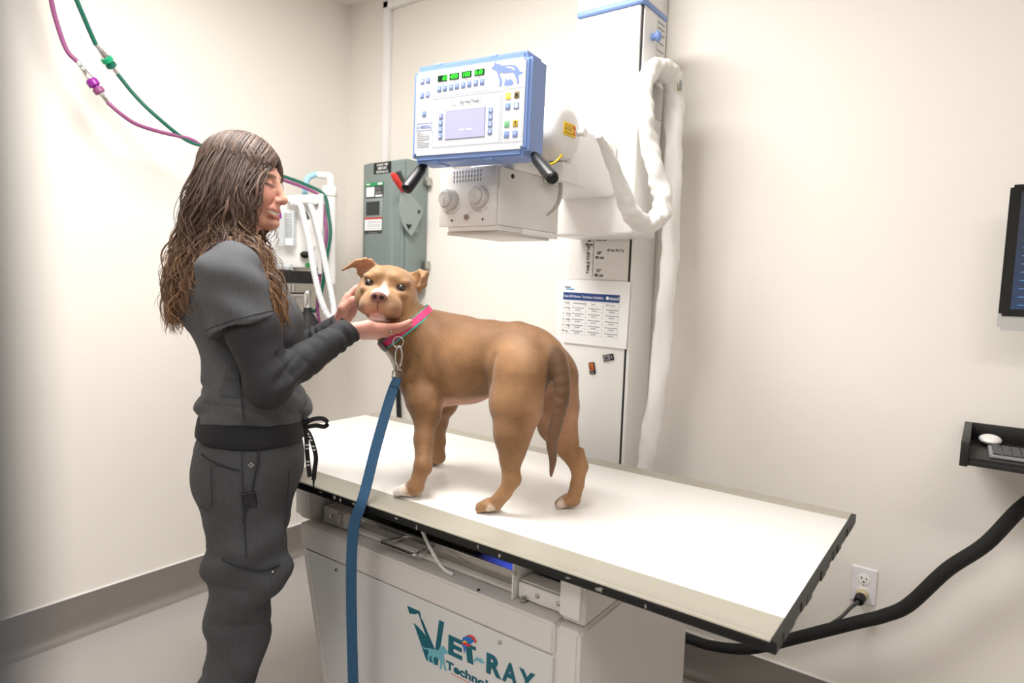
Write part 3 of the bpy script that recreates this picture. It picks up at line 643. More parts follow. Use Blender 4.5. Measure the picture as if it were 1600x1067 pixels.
lv = B(); lv.tube(catmull([(-2.095, 2.015, 1.77), (-2.092, 1.998, 1.79), (-2.090, 1.97, 1.815), (-2.09, 1.948, 1.838)], 5), [.008, .012, .014, .015, .016, .012], 14, flat=.8); lv.obj('lever', RED, cab)
lv = B(); lv.tube(catmull([(-2.108, 2.04, 1.785), (-2.108, 2.02, 1.82), (-2.108, 1.997, 1.855)], 5), [.010, .013, .012], 10); lv.obj('lever_core', GREYDK, cab)
for z in (1.84, 1.46): B().box((-2.128, 2.17, z-.018), (-2.10, 2.2, z+.018), .002).obj('mounting_lug', STEEL, cab)
cn = B(); cn.box((-2.425, 2.178, 1.93), (-2.388, 2.2075, 2.70), .004); cn.box((-2.425, 2.178, 2.665), (-1.25, 2.2075, 2.70), .004)
tag(cn.obj('conduit', WHITE2), 'white square cable duct rising up the back wall above the grey switch box', 'conduit')
B().tube([(-2.30, 2.17, 1.925), (-2.30, 2.17, 1.945)], .006, 10).obj('gland', STEEL, cab)
tag(B().tube(catmull([(-2.30, 2.19, 1.32), (-2.298, 2.192, 1.1), (-2.29, 2.19, .9), (-2.275, 2.19, .7), (-2.26, 2.19, .3)], 6), .012, 12).obj('electrical_cable', BLACKR), 'black power cord hanging down the back wall under the switch box', 'cable')

# ------------------------------------------------------------------ anaesthesia machine in the corner
AO = Vector((-2.416, 1.724, 0)); AX = Vector((.804, .593, 0)).normalized(); AM = frame(AO, AX, (0, 0, 1))   # local: x right, y away, z up
an = thing('anaesthesia_machine', 'white anaesthesia machine with clear tubes behind the woman', 'anaesthesia machine', (AO.x, AO.y, 0))
CLR = mat('clear_plastic', 'e8eef0', .08, alpha=.35); CORR = mat('corrugated_white', 'f0f1f2', .3, alpha=.85)
B(AM).box((-.16, .02, 1.425), (.072, .10, 1.742), .006).obj('back_panel', WHITE, an)
B(AM).box((.074, .0, 1.40), (.092, .05, 1.746), .004).obj('side_post', WHITE2, an)
B(AM).box((.04, -.01, 1.70), (.074, .02, 1.74), .003).obj('top_block', WHITE2, an)
c = B(AM); c.cyl((.098, .09, 1.36), (.098, .09, 1.745), .029, n=28); c.cyl((.098, .09, 1.745), (.098, .09, 1.79), .034, n=28, bev=.003); c.obj('scavenger_canister', WHITE2, an)
c = B(AM); c.tube(catmull([(.102, .09, 1.788), (.102, .09, 1.82), (.097, .09, 1.832), (.085, .09, 1.836), (.045, .09, 1.838)], 6), .0155, 16); c.obj('elbow', WHITE, an)
def corrugated(M, pts, r, n=14, pitch=.009, seg=12):
    P = catmull(pts, seg); L = [0]
    for a, b in zip(P, P[1:]): L.append(L[-1]+(b-a).length)
    tot = L[-1]; k = int(tot/pitch*4); out = []; rr = []
    xs = np.interp(np.linspace(0, tot, k), L, [p.x for p in P]); ys = np.interp(np.linspace(0, tot, k), L, [p.y for p in P]); zs = np.interp(np.linspace(0, tot, k), L, [p.z for p in P])
    return B(M).tube([(xs[i], ys[i], zs[i]) for i in range(k)], [r*(1+.09*math.cos(i*PI/2)) for i in range(k)], n)
corrugated(AM, [(.05, .09, 1.838), (.028, .085, 1.836), (.008, .07, 1.82), (.0, .06, 1.79), (-.002, .055, 1.74)], .0125).obj('blue_hose', mat('hose_skyblue', 'a9d6ee', .4), an)
corrugated(AM, [(-.02, -.03, 1.70), (.015, -.05, 1.685), (.035, -.06, 1.62), (.06, -.07, 1.53), (.075, -.075, 1.44), (.092, -.075, 1.36), (.112, -.07, 1.285), (.137, -.06, 1.225), (.155, -.05, 1.222), (.158, -.045, 1.25), (.145, -.04, 1.32), (.122, -.035, 1.42), (.10, -.03, 1.52), (.072, -.02, 1.62), (.045, -.01, 1.69), (.02, .0, 1.715)], .0125).obj('breathing_hose', CORR, an)
c = B(AM); c.cyl((-.06, -.01, 1.715), (.06, -.01, 1.71), .016, n=18); c.cyl((-.02, -.03, 1.70), (-.02, .02, 1.70), .016, n=18); c.obj('hose_manifold', WHITE, an)
B(AM).tube([(.028, -.045, 1.665), (.046, -.05, 1.63)], .008, 10).obj('swivel', BLACK, an)
# flow-meter block
B(AM).box((-.112, -.025, 1.515), (-.022, .018, 1.668), .004).obj('flowmeter_block', CLR, an)
for x in (-.10, -.082, -.066, -.048, -.034):
    B(AM).cyl((x, -.005, 1.522), (x, -.005, 1.662), .0052, n=12).obj('flow_tube', CHROME if x in (-.10, -.066) else CLR, an)
B(AM).box((-.104, -.029, 1.632), (-.074, -.0255, 1.655), .001).obj('gas_tag', PCONN, an)
B(AM).box((-.056, -.029, 1.520), (-.024, -.0255, 1.548), .001).obj('rating_tag', PAPER, an)
tk = B(AM)
for i in range(12): tk.box((-.058, -.0262, 1.555+i*.0085), (-.030, -.0256, 1.5565+i*.0085))
tk.obj('flow_scale', INK, an)['kind'] = 'stuff'
B(AM).ball((.017, .005, 1.482), (.022, .016, .0155)).obj('vent_knob', BLACK, an)
c = B(AM); c.cyl((.034, .018, 1.438), (.034, -.004, 1.438), .0165, n=20, bev=.002); c.obj('button_ring', STEEL, an)
c = B(AM); c.cyl((.034, -.004, 1.438), (.034, -.010, 1.438), .0105, n=20, bev=.002); c.obj('flush_button', mat('button_green', '2c9a4c', .35), an)
c = B(AM); c.cyl((.047, .018, 1.519), (.047, .004, 1.519), .010, n=16); c.obj('port_ring', WHITE2, an)
B(AM).cyl((.047, .004, 1.519), (.047, .0, 1.519), .006, n=14).obj('port', RED, an)
c = B(AM); c.cyl((-.140, .0, 1.44), (-.140, -.025, 1.44), .026, n=24, bev=.002); g = c.obj('pressure_gauge', BLACK, an)
B(AM).cyl((-.140, -.0255, 1.44), (-.140, -.027, 1.44), .0215, n=24).obj('gauge_face', PAPER, g)
c = B(AM); c.cyl((-.06, -.035, 1.415), (-.06, -.035, 1.438), .036, n=28); c.obj('valve_dome', CLR, an)
B(AM).prism([(-.17, -.115), (.03, -.115), (.058, -.085), (.058, .09), (-.17, .09)], .052, Matrix.Translation((0, 0, 1.358))).obj('shelf', BLACK, an)
B(AM).box((-.125, -.1165, 1.361), (-.045, -.1152, 1.376)).obj('shelf_label', PAPER, an)
B(AM).cyl((-.075, -.02, 1.20), (-.075, -.02, 1.357), .055, n=28).obj('absorber_canister', CLR, an)
B(AM).cyl((-.075, -.02, 1.205), (-.075, -.02, 1.32), .050, n=24).obj('absorber_granules', mat('granules', 'c9c2b8', .9, var=.2, scale=300), an)
for x in (-.028, -.012): B(AM).cyl((x, -.055, 1.21), (x, -.055, 1.357), .0058, n=12).obj('post', CHROME, an)
c = B(AM); c.cyl((-.02, -.06, 1.308), (.048, -.06, 1.310), .0105, n=16); c.obj('bag_arm', CHROME, an)
c = B(AM); c.cyl((.049, -.06, 1.328), (.049, -.06, 1.255), .0145, n=18, bev=.002); c.obj('bag_port', CHROME, an)
c = B(AM); c.cyl((-.003, -.05, 1.255), (-.003, -.05, 1.205), .016, n=14, bev=.003); c.obj('valve', BLACK, an)
bag = B(AM)
rings = [(1.262, .013, .013), (1.24, .016, .015), (1.225, .028, .02), (1.19, .047, .032), (1.15, .058, .042), (1.11, .063, .048), (1.06, .06, .046), (1.02, .04, .032), (1.0, .012, .012)]
vs = []; fs = []; n = 20
for z, a, b in rings:
    for j in range(n):
        t = 2*PI*j/n; kk = 1+.08*math.cos(4*t)
        vs.append((.049+a*kk*math.cos(t)+.0*(z-1.1), -.06+b*kk*math.sin(t), z))
for i in range(len(rings)-1):
    for j in range(n): fs.append((i*n+j, i*n+(j+1) % n, i*n+n+(j+1) % n, i*n+n+j))
fs += [tuple(range(n)), tuple(range(len(rings)*n-1, len(rings)*n-n-1, -1))]
bg = bag.add(vs, fs).obj('breathing_bag', BLACKR, an, smooth=60)
B(AM).tube([(.02+.011*math.cos(t), -.104+.004*abs(math.cos(t)), 1.14+.008*math.sin(t)) for t in np.linspace(0, 2*PI, 20)[:-1]], .0009, 6, closed=True).obj('bag_mark', PRINT, bg)
c = B(AM); c.cyl((-.06, .075, 1.20), (-.06, .075, 1.43), .014, n=16); c.obj('pole', CHROME, an)
c = B(AM); c.box((-.10, .10, 1.44), (-.02, .20, 1.50), .004); c.obj('wall_arm', WHITE2, an)
B().box((-2.6995, 1.62, 1.36), (-2.54, 1.80, 1.60), .004).obj('wall_plate', WHITE2, an)
# gas hoses from the ceiling to the machine
def gas_hose(lbl, mm, cm, pts1, pts2, conn, r=.0075):
    t = thing('gas_hose', lbl, 'hose', pts2[-1], 'gas hoses hanging from the ceiling')
    B().tube(catmull(pts1, 8), r, 12).obj('upper_hose', mm, t); B().tube(catmull(pts2, 8), r*.93, 12).obj('lower_hose', mm, t)
    a, b = Vector(conn[0]), Vector(conn[1]); d = b-a
    c = B(); c.tube([a, a+d*.12, a+d*.13, a+d*.2, a+d*.21, a+d*.42], [.007, .0075, .0085, .0085, .010, .013], 16); c.tube([a+d*.78, a+d*.82, a+d*.83, b], [.012, .009, .0078, .0075], 16); c.obj('ferrule', CHROME, t)['kind'] = 'stuff'
    c = B(); c.tube([a+d*.42, a+d*.45, a+d*.5, a+d*.58, a+d*.6], [.014, .0185, .0195, .0195, .016], 20); c.tube([a+d*.6, a+d*.63, a+d*.64], [.0125, .0125, .0125], 20); c.obj('coupling', cm, t)
    c = B(); c.tube([a+d*.64, a+d*.65, a+d*.75, a+d*.78], [.014, .0175, .018, .014], 20); c.obj('coupling_ring', mm, t)
    return t
gas_hose('dark green gas hose with a green coupling hanging at upper left', GHOSE, GCONN,
    [(-2.40, .74, 2.74), (-2.455, .83, 2.45), (-2.48, .894, 2.298), (-2.505, .945, 2.205), (-2.516, .976, 2.149)],
    [(-2.539, 1.051, 2.078), (-2.53, 1.10, 2.02), (-2.51, 1.16, 1.96), (-2.49, 1.266, 1.887), (-2.473, 1.351, 1.871), (-2.45, 1.45, 1.85), (-2.44, 1.60, 1.815), (-2.407, 1.73, 1.785), (-2.36, 1.80, 1.745), (-2.34, 1.81, 1.66), (-2.325, 1.81, 1.576), (-2.335, 1.80, 1.474), (-2.345, 1.79, 1.37), (-2.36, 1.78, 1.28), (-2.40, 1.785, 1.235), (-2.44, 1.78, 1.26)], ((-2.516, .976, 2.149), (-2.539, 1.051, 2.078)))
gas_hose('mauve gas hose with a purple coupling hanging at upper left', PHOSE, PCONN,
    [(-2.47, .70, 2.74), (-2.53, .81, 2.42), (-2.542, .849, 2.295), (-2.552, .870, 2.21), (-2.555, .90, 2.12), (-2.548, .930, 2.085)],
    [(-2.525, 1.012, 1.968), (-2.512, 1.05, 1.935), (-2.508, 1.10, 1.910), (-2.507, 1.18, 1.90), (-2.485, 1.286, 1.890), (-2.478, 1.351, 1.858), (-2.455, 1.45, 1.836), (-2.445, 1.60, 1.80), (-2.415, 1.725, 1.772), (-2.372, 1.79, 1.735), (-2.355, 1.80, 1.65), (-2.34, 1.80, 1.566), (-2.352, 1.79, 1.47), (-2.365, 1.78, 1.35), (-2.352, 1.765, 1.25), (-2.345, 1.77, 1.19), (-2.37, 1.78, 1.165), (-2.41, 1.78, 1.20), (-2.43, 1.775, 1.25)], ((-2.548, .930, 2.085), (-2.525, 1.012, 1.968)))
tag(B().tube([Vector((-2.4765, 1.335, 1.8715))+Vector((.0, .011*math.cos(t)*0, 0))+Vector((.0, .004, .0))*0+Vector((.011*math.cos(t), .003*math.sin(t), .016*math.sin(t)-.005)) for t in np.linspace(0, 2*PI, 16)[:-1]], .0018, 6, closed=True).obj('cable_tie', PAPER), 'white cable tie binding the green and mauve gas hoses', 'cable tie')

# ------------------------------------------------------------------ monitor, keyboard tray, keyboard, mouse, cable, outlet
mon = thing('monitor', 'thin aluminium monitor at the right edge of the picture', 'monitor', (.31, 2.06, 1.3))
ALU = mat('aluminium', 'c9cacc', .3, metal=.7, var=.02)
def rbox(x0, x1, z0, z1, y0, y1, r, nm, mm, par):
    bm = bmesh.new(); bmesh.ops.create_cube(bm, size=1)
    for v in bm.verts: v.co = Vector(((x0+x1)/2+v.co.x*(x1-x0), (y0+y1)/2+v.co.y*(y1-y0), (z0+z1)/2+v.co.z*(z1-z0)))
    bmesh.ops.bevel(bm, geom=[e for e in bm.edges if abs(e.verts[0].co.y-e.verts[1].co.y) > .0005], offset=r, segments=5, affect='EDGES')
    return B().bm(bm).obj(nm, mm, par)
rbox(.021, .60, 1.308, 1.672, 2.055, 2.066, .008, 'case', ALU, mon)
rbox(.022, .599, 1.344, 1.671, 2.052, 2.0555, .007, 'glass', mat('monitor_glass', '08080a', .12), mon)
SCRN = bpy.data.materials.new('screen_image'); SCRN.use_nodes = True; MATS['screen_image'] = SCRN
_n = SCRN.node_tree.nodes; _l = SCRN.node_tree.links; _b = _n['Principled BSDF']; _b.inputs['Base Color'].default_value = (.01, .012, .02, 1); _b.inputs['Roughness'].default_value = .15
_t = _n.new('ShaderNodeTexCoord'); _s = _n.new('ShaderNodeSeparateXYZ'); _r = _n.new('ShaderNodeValToRGB')
_l.new(_t.outputs['Generated'], _s.inputs[0]); _l.new(_s.outputs[2], _r.inputs[0]); _l.new(_r.outputs[0], _b.inputs['Emission Color']); _b.inputs['Emission Strength'].default_value = 1
_r.color_ramp.elements[0].color = (.012, .035, .09, 1); _r.color_ramp.elements[1].color = (.02, .022, .03, 1)
B().box((.045, 2.0512, 1.362), (.58, 2.0522, 1.653)).obj('screen', SCRN, mon)
BLINE = mat('screen_line', '4c7fb4', .4, emis='5a90c8', estr=.45)
for i in range(13): B().box((.058, 2.0505, 1.372+i*.0205), (.55, 2.0513, 1.3735+i*.0205)).obj('screen_line', BLINE, mon)
for i in range(9): B().box((.082, 2.0505, 1.379+i*.0205), (.09, 2.0513, 1.382+i*.0205)).obj('screen_icon', BLINE, mon)
c = B(); c.box((.26, 2.066, 1.42), (.36, 2.11, 1.54), .006); c.box((.29, 2.10, 1.45), (.33, 2.207, 1.51), .004); c.obj('wall_bracket', GREYDK, mon)
tr = thing('keyboard_tray', 'black wall-mounted keyboard tray below the monitor', 'keyboard tray', (.25, 2.2, .985))
TRB = mat('tray_black', '1a1918', .5, var=.1)
B().box((-.026, 1.885, .985), (.60, 2.205, .998), .001).obj('tray_bottom', TRB, tr)
B().box((-.027, 1.88, .982), (-.010, 2.205, 1.042), .0015).obj('side_panel', TRB, tr); B().box((.60, 1.88, .982), (.617, 2.205, 1.042), .0015).obj('side_panel', TRB, tr)
B().box((-.010, 2.19, .998), (.60, 2.205, 1.042), .001).obj('back_panel', TRB, tr); B().box((-.010, 1.885, .998), (.60, 1.897, 1.006), .001).obj('front_lip', TRB, tr)
B().box((.1, 2.17, .93), (.16, 2.207, .984), .002).obj('tray_bracket', GREYDK, tr)
kbd = thing('keyboard', 'flat grey keyboard with dark keys lying in the black tray', 'keyboard', (.21, 2.02, .9985))
KM = frame((.03, 1.945, .999), (1, .02, 0), (0, 0, 1))
B(KM).box((0, 0, 0), (.38, .135, .008), .003).obj('keyboard_base', mat('kb_grey', '8b8b8e', .4), kbd)
ky = B(KM)
for r in range(6):
    for k_ in range(19): ky.box((.008+k_*.0192, .008+r*.0202, .008), (.0245+k_*.0192, .0255+r*.0202, .0125))
ky.obj('keys', mat('key_dark', '4a4a4d', .5), kbd, smooth=None)['kind'] = 'stuff'
ms = thing('computer_mouse', 'white computer mouse at the back of the black tray', 'mouse', (.03, 2.14, .999))
B().ball((.032, 2.135, 1.0115), (.026, .045, .013), 20).obj('mouse_shell', WHITE2, ms); B().box((.0315, 2.10, 1.0165), (.0325, 2.135, 1.0215)).obj('button_split', LINE, ms)
cab_pts = [(.24, 2.12, .955), (.18, 2.115, .92), (.114, 2.10, .858), (.044, 2.10, .737), (-.034, 2.10, .643), (-.115, 2.10, .516), (-.175, 2.10, .462), (-.238, 2.10, .421), (-.391, 2.10, .320), (-.541, 2.10, .225), (-.666, 2.10, .190), (-.751, 2.09, .189), (-.90, 2.05, .20), (-1.02, 1.95, .22)]
tag(B().tube(catmull(cab_pts, 8), [.018, .018, .018, .0185, .019, .019, .0185, .0185, .0185, .0175, .017, .016, .016, .016], 14).obj('cable_bundle', mat('braided_black', '0d0d0e', .6, var=.5, scale=500, bump=.6, bscale=900)), 'thick black braided cable drooping along the right wall to the table', 'cable')
ol = thing('wall_outlet', 'white duplex wall outlet on the right part of the back wall', 'outlet', (-.241, 2.2, .43))
bm = bmesh.new(); bmesh.ops.create_cube(bm, size=1)
for v in bm.verts:
    s_ = 1 if v.co.y > 0 else .93
    v.co = Vector((-.2415+v.co.x*.072*s_, 2.2045+v.co.y*.006, .4955+v.co.z*.116*s_))
bmesh.ops.bevel(bm, geom=bm.edges[:], offset=.001, segments=2, affect='EDGES')
B().bm(bm).obj('cover_plate', mat('outlet_white', 'e9e6ea', .35), ol)
OW = mat('receptacle_white', 'f4f2ee', .3)
for z in (.5155, .4755):
    rc = B(); rc.tube([(-.2415, 2.2016, z), (-.2415, 2.1995, z), (-.2415, 2.1992, z)], [.0165, .0165, .0155], 24); r_ = rc.obj('receptacle', OW, ol)
    if z > .5:
        for x, hh in ((-.2480, .0045), (-.2350, .0035)): B().box((x-.0012, 2.1986, z+.001-hh*.2), (x+.0012, 2.1993, z+.001+hh*1.6)).obj('slot', INK, r_)
        B().cyl((-.2415, 2.1993, z-.008), (-.2415, 2.1986, z-.008), .0028, n=12).obj('slot', INK, r_)
bolt((-.2415, 2.2015, .4955), .0015, h=.001).obj('screw', STEEL, ol)
pl = thing('power_plug', 'black power plug with beige collar in the lower socket of the outlet', 'plug', (-.2415, 2.18, .46))
B().cyl((-.2415, 2.1985, .472), (-.243, 2.178, .468), .0165, n=20, bev=.002).obj('plug_collar', mat('beige', 'cdbd98', .5), pl)
B().cyl((-.243, 2.178, .468), (-.246, 2.150, .462), .016, .0145, n=20, bev=.003).obj('plug_body', BLACK, pl)
B().tube(catmull([(-.246, 2.151, .462), (-.262, 2.13, .447), (-.283, 2.11, .418), (-.305, 2.10, .395), (-.32, 2.10, .376)], 6), [.006, .005, .005, .005], 10).obj('plug_cord', GREYDK, pl)
# ------------------------------------------------------------------ signed-distance modelling for the living bodies
class Field:
    def __init__(s, lo, hi, h):
        s.lo = np.array(lo, float); s.h = h; s.n = np.ceil((np.array(hi)-s.lo)/h).astype(int)+1
        s.d = np.full(s.n, .25, np.float32)
    def win(s, a, b):
        i0 = np.clip(np.floor((a-s.lo)/s.h).astype(int), 0, s.n); i1 = np.clip(np.ceil((b-s.lo)/s.h).astype(int)+1, 0, s.n)
        if (i1 <= i0).any(): return None
        g = [(s.lo[k]+s.h*np.arange(i0[k], i1[k])).astype(np.float32) for k in range(3)]
        return tuple(slice(i0[k], i1[k]) for k in range(3)), g[0][:, None, None], g[1][None, :, None], g[2][None, None, :]
    def put(s, fn, a, b, k, op='+', pad=.045):
        w = s.win(np.minimum(a, b)-k-pad, np.maximum(a, b)+k+pad)
        if w is None: return
        sl, X, Y, Z = w; d2 = fn(X, Y, Z); d1 = s.d[sl]
        if op == '+':
            if k > 0:
                t = np.clip(.5+.5*(d1-d2)/k, 0, 1); s.d[sl] = d1+(d2-d1)*t-k*t*(1-t)
            else: s.d[sl] = np.minimum(d1, d2)
        elif op == '-':
            if k > 0:
                t = np.clip(.5-.5*(d1+d2)/k, 0, 1); s.d[sl] = d1+(-d2-d1)*t+k*t*(1-t)
            else: s.d[sl] = np.maximum(d1, -d2)
    def cone(s, p0, p1, r0, r1, k=.01, op='+', side=None, sq=1.0):
        """tapered capsule; SIDE/SQ squash the section along a direction"""
        a = np.array(p0, float); b = np.array(p1, float); ab = b-a; L2 = max(ab@ab, 1e-9)
        R = max(r0, r1)*max(1, sq)
        if side is not None:
            sd = np.array(side, float); sd -= ab*(sd@ab)/L2; sd /= np.linalg.norm(sd)+1e-9
        def fn(X, Y, Z):
            x, y, z = X-a[0], Y-a[1], Z-a[2]
            t = np.clip((x*ab[0]+y*ab[1]+z*ab[2])/L2, 0, 1)
            x = x-t*ab[0]; y = y-t*ab[1]; z = z-t*ab[2]
            q = x*x+y*y+z*z
            if side is not None:
                c = x*sd[0]+y*sd[1]+z*sd[2]; q = q+c*c*(1/sq**2-1)
            return np.sqrt(np.maximum(q, 1e-12))-(r0+(r1-r0)*t)
        s.put(fn, np.minimum(a, b)-R, np.maximum(a, b)+R, k, op)
    def chain(s, pts, rs, k=.01, op='+', side=None, sq=1.0):
        for i in range(len(pts)-1):
            q = sq if not hasattr(sq, '__len__') else .5*(sq[i]+sq[i+1])
            s.cone(pts[i], pts[i+1], rs[i], rs[i+1], k if i == 0 else min(k, .5*min(rs[i], rs[i+1])), op, side, q)
    def ell(s, c, r, R=None, k=.01, op='+'):
        c = np.array(c, float); r = np.array(r, float); R = np.eye(3) if R is None else np.array(R, float)   # rows of R: local axes
        ext = np.sqrt(((R*r[:, None])**2).sum(0))
        def fn(X, Y, Z):
            x, y, z = X-c[0], Y-c[1], Z-c[2]
            l = [R[i][0]*x+R[i][1]*y+R[i][2]*z for i in range(3)]
            k0 = np.sqrt(sum((l[i]/r[i])**2 for i in range(3))); k1 = np.sqrt(sum((l[i]/r[i]**2)**2 for i in range(3)))
            return k0*(k0-1)/np.maximum(k1, 1e-6)
        s.put(fn, c-ext, c+ext, k, op)
    def tri(s, a, b, c, r, k=.004):
        a, b, c = [np.array(p, float) for p in (a, b, c)]
        n = np.cross(b-a, c-a); n /= np.linalg.norm(n)
        def fn(X, Y, Z):
            P = (X, Y, Z); dot = lambda v, o: v[0]*(X-o[0])+v[1]*(Y-o[1])+v[2]*(Z-o[2])
            ins = None; best = None
            for p, q in ((a, b), (b, c), (c, a)):
                e = q-p; m_ = np.cross(n, e); si = dot(m_, p) >= 0
                ins = si if ins is None else ins & si
                t = np.clip(dot(e, p)/(e@e), 0, 1)
                dd = (X-p[0]-t*e[0])**2+(Y-p[1]-t*e[1])**2+(Z-p[2]-t*e[2])**2
                best = dd if best is None else np.minimum(best, dd)
            pl = dot(n, a)**2
            return np.sqrt(np.where(ins, pl, best))-r
        s.put(fn, np.minimum(np.minimum(a, b), c)-r, np.maximum(np.maximum(a, b), c)+r, k)
    def cut(s, p, n, k=0):
        """remove everything on the side n points to"""
        p = np.array(p, float); n = np.array(n, float); n /= np.linalg.norm(n)
        X, Y, Z = [(s.lo[i]+s.h*np.arange(s.n[i])).astype(np.float32) for i in range(3)]
        d = (X[:, None, None]-p[0])*n[0]+(Y[None, :, None]-p[1])*n[1]+(Z[None, None, :]-p[2])*n[2]
        if k:
            t = np.clip(.5-.5*(s.d-d)/k, 0, 1); s.d = s.d+(d-s.d)*t+k*t*(1-t)
        else: s.d = np.maximum(s.d, d)
    def grid(s):
        X, Y, Z = [(s.lo[i]+s.h*np.arange(s.n[i])).astype(np.float32) for i in range(3)]
        return X[:, None, None], Y[None, :, None], Z[None, None, :]
    def mesh(s, smooth=0):
        """naive surface nets -> (verts, quads)"""
        d = s.d; n = np.array(d.shape)
        ins = d < 0
        c = np.zeros(n-1, np.int8)
        for i in (0, 1):
            for j in (0, 1):
                for k in (0, 1): c += ins[i:n[0]-1+i, j:n[1]-1+j, k:n[2]-1+k]
        act = (c > 0) & (c < 8); idx = np.argwhere(act)
        num = np.full(n-1, -1, np.int32); num[act] = np.arange(len(idx))
        pos = np.zeros((len(idx), 3)); cnt = np.zeros(len(idx))
        crn = [(i, j, k) for i in (0, 1) for j in (0, 1) for k in (0, 1)]
        val = {q: d[idx[:, 0]+q[0], idx[:, 1]+q[1], idx[:, 2]+q[2]].astype(float) for q in crn}
        for q in crn:
            for ax in range(3):
                if q[ax] == 0:
                    q2 = list(q); q2[ax] = 1; q2 = tuple(q2); a = val[q]; b = val[q2]; m_ = (a < 0) != (b < 0)
                    t = a/np.where(a-b == 0, 1, a-b); p = np.tile(np.array(q, float), (len(idx), 1)); p[:, ax] = t
                    pos[m_] += p[m_]; cnt[m_] += 1
        v = s.lo+s.h*(idx+pos/cnt[:, None])
        F = []
        for ax in range(3):
            o = [k for k in range(3) if k != ax]; sl0 = [slice(1, n[k]-1) for k in range(3)]; sl1 = list(sl0)
            sl0[ax] = slice(0, n[ax]-1); sl1[ax] = slice(1, n[ax])
            a = ins[tuple(sl0)]; b = ins[tuple(sl1)]; e = np.argwhere(a != b); fl = a[a != b]
            e[:, o[0]] += 1; e[:, o[1]] += 1
            q = []
            for du, dv in ((0, 0), (1, 0), (1, 1), (0, 1)):
                w = e.copy(); w[:, o[0]] -= du; w[:, o[1]] -= dv; q.append(num[w[:, 0], w[:, 1], w[:, 2]])
            q = np.stack(q, 1); fl = fl if ax != 1 else ~fl
            q[~fl] = q[~fl][:, ::-1]; F.append(q)
        F = np.concatenate(F); F = F[(F >= 0).all(1)]
        for _ in range(smooth):
            acc = np.zeros_like(v); deg = np.zeros(len(v))
            for k in range(4):
                a = F[:, k]; b = F[:, (k+1) % 4]
                np.add.at(acc, a, v[b]); np.add.at(deg, a, 1); np.add.at(acc, b, v[a]); np.add.at(deg, b, 1)
            v = v*.5+.5*acc/np.maximum(deg, 1)[:, None]
        return v, F
def A(*p): return np.array(p, float)
def unit(v): v = np.array(v, float); return v/np.linalg.norm(v)
def spline(pts, n): return np.array([tuple(p) for p in catmull(pts, n)])
def blob(c, r, P, soft=.4):
    """1 inside an ellipsoid of radii r round c, falling to 0 over a soft rim"""
    q = np.sqrt((((P-np.array(c))/np.array(r))**2).sum(1)); return np.clip((1+soft-q)/soft, 0, 1)
def mixc(col, new, w): return col*(1-w[:, None])+np.array(new)[None, :]*w[:, None]
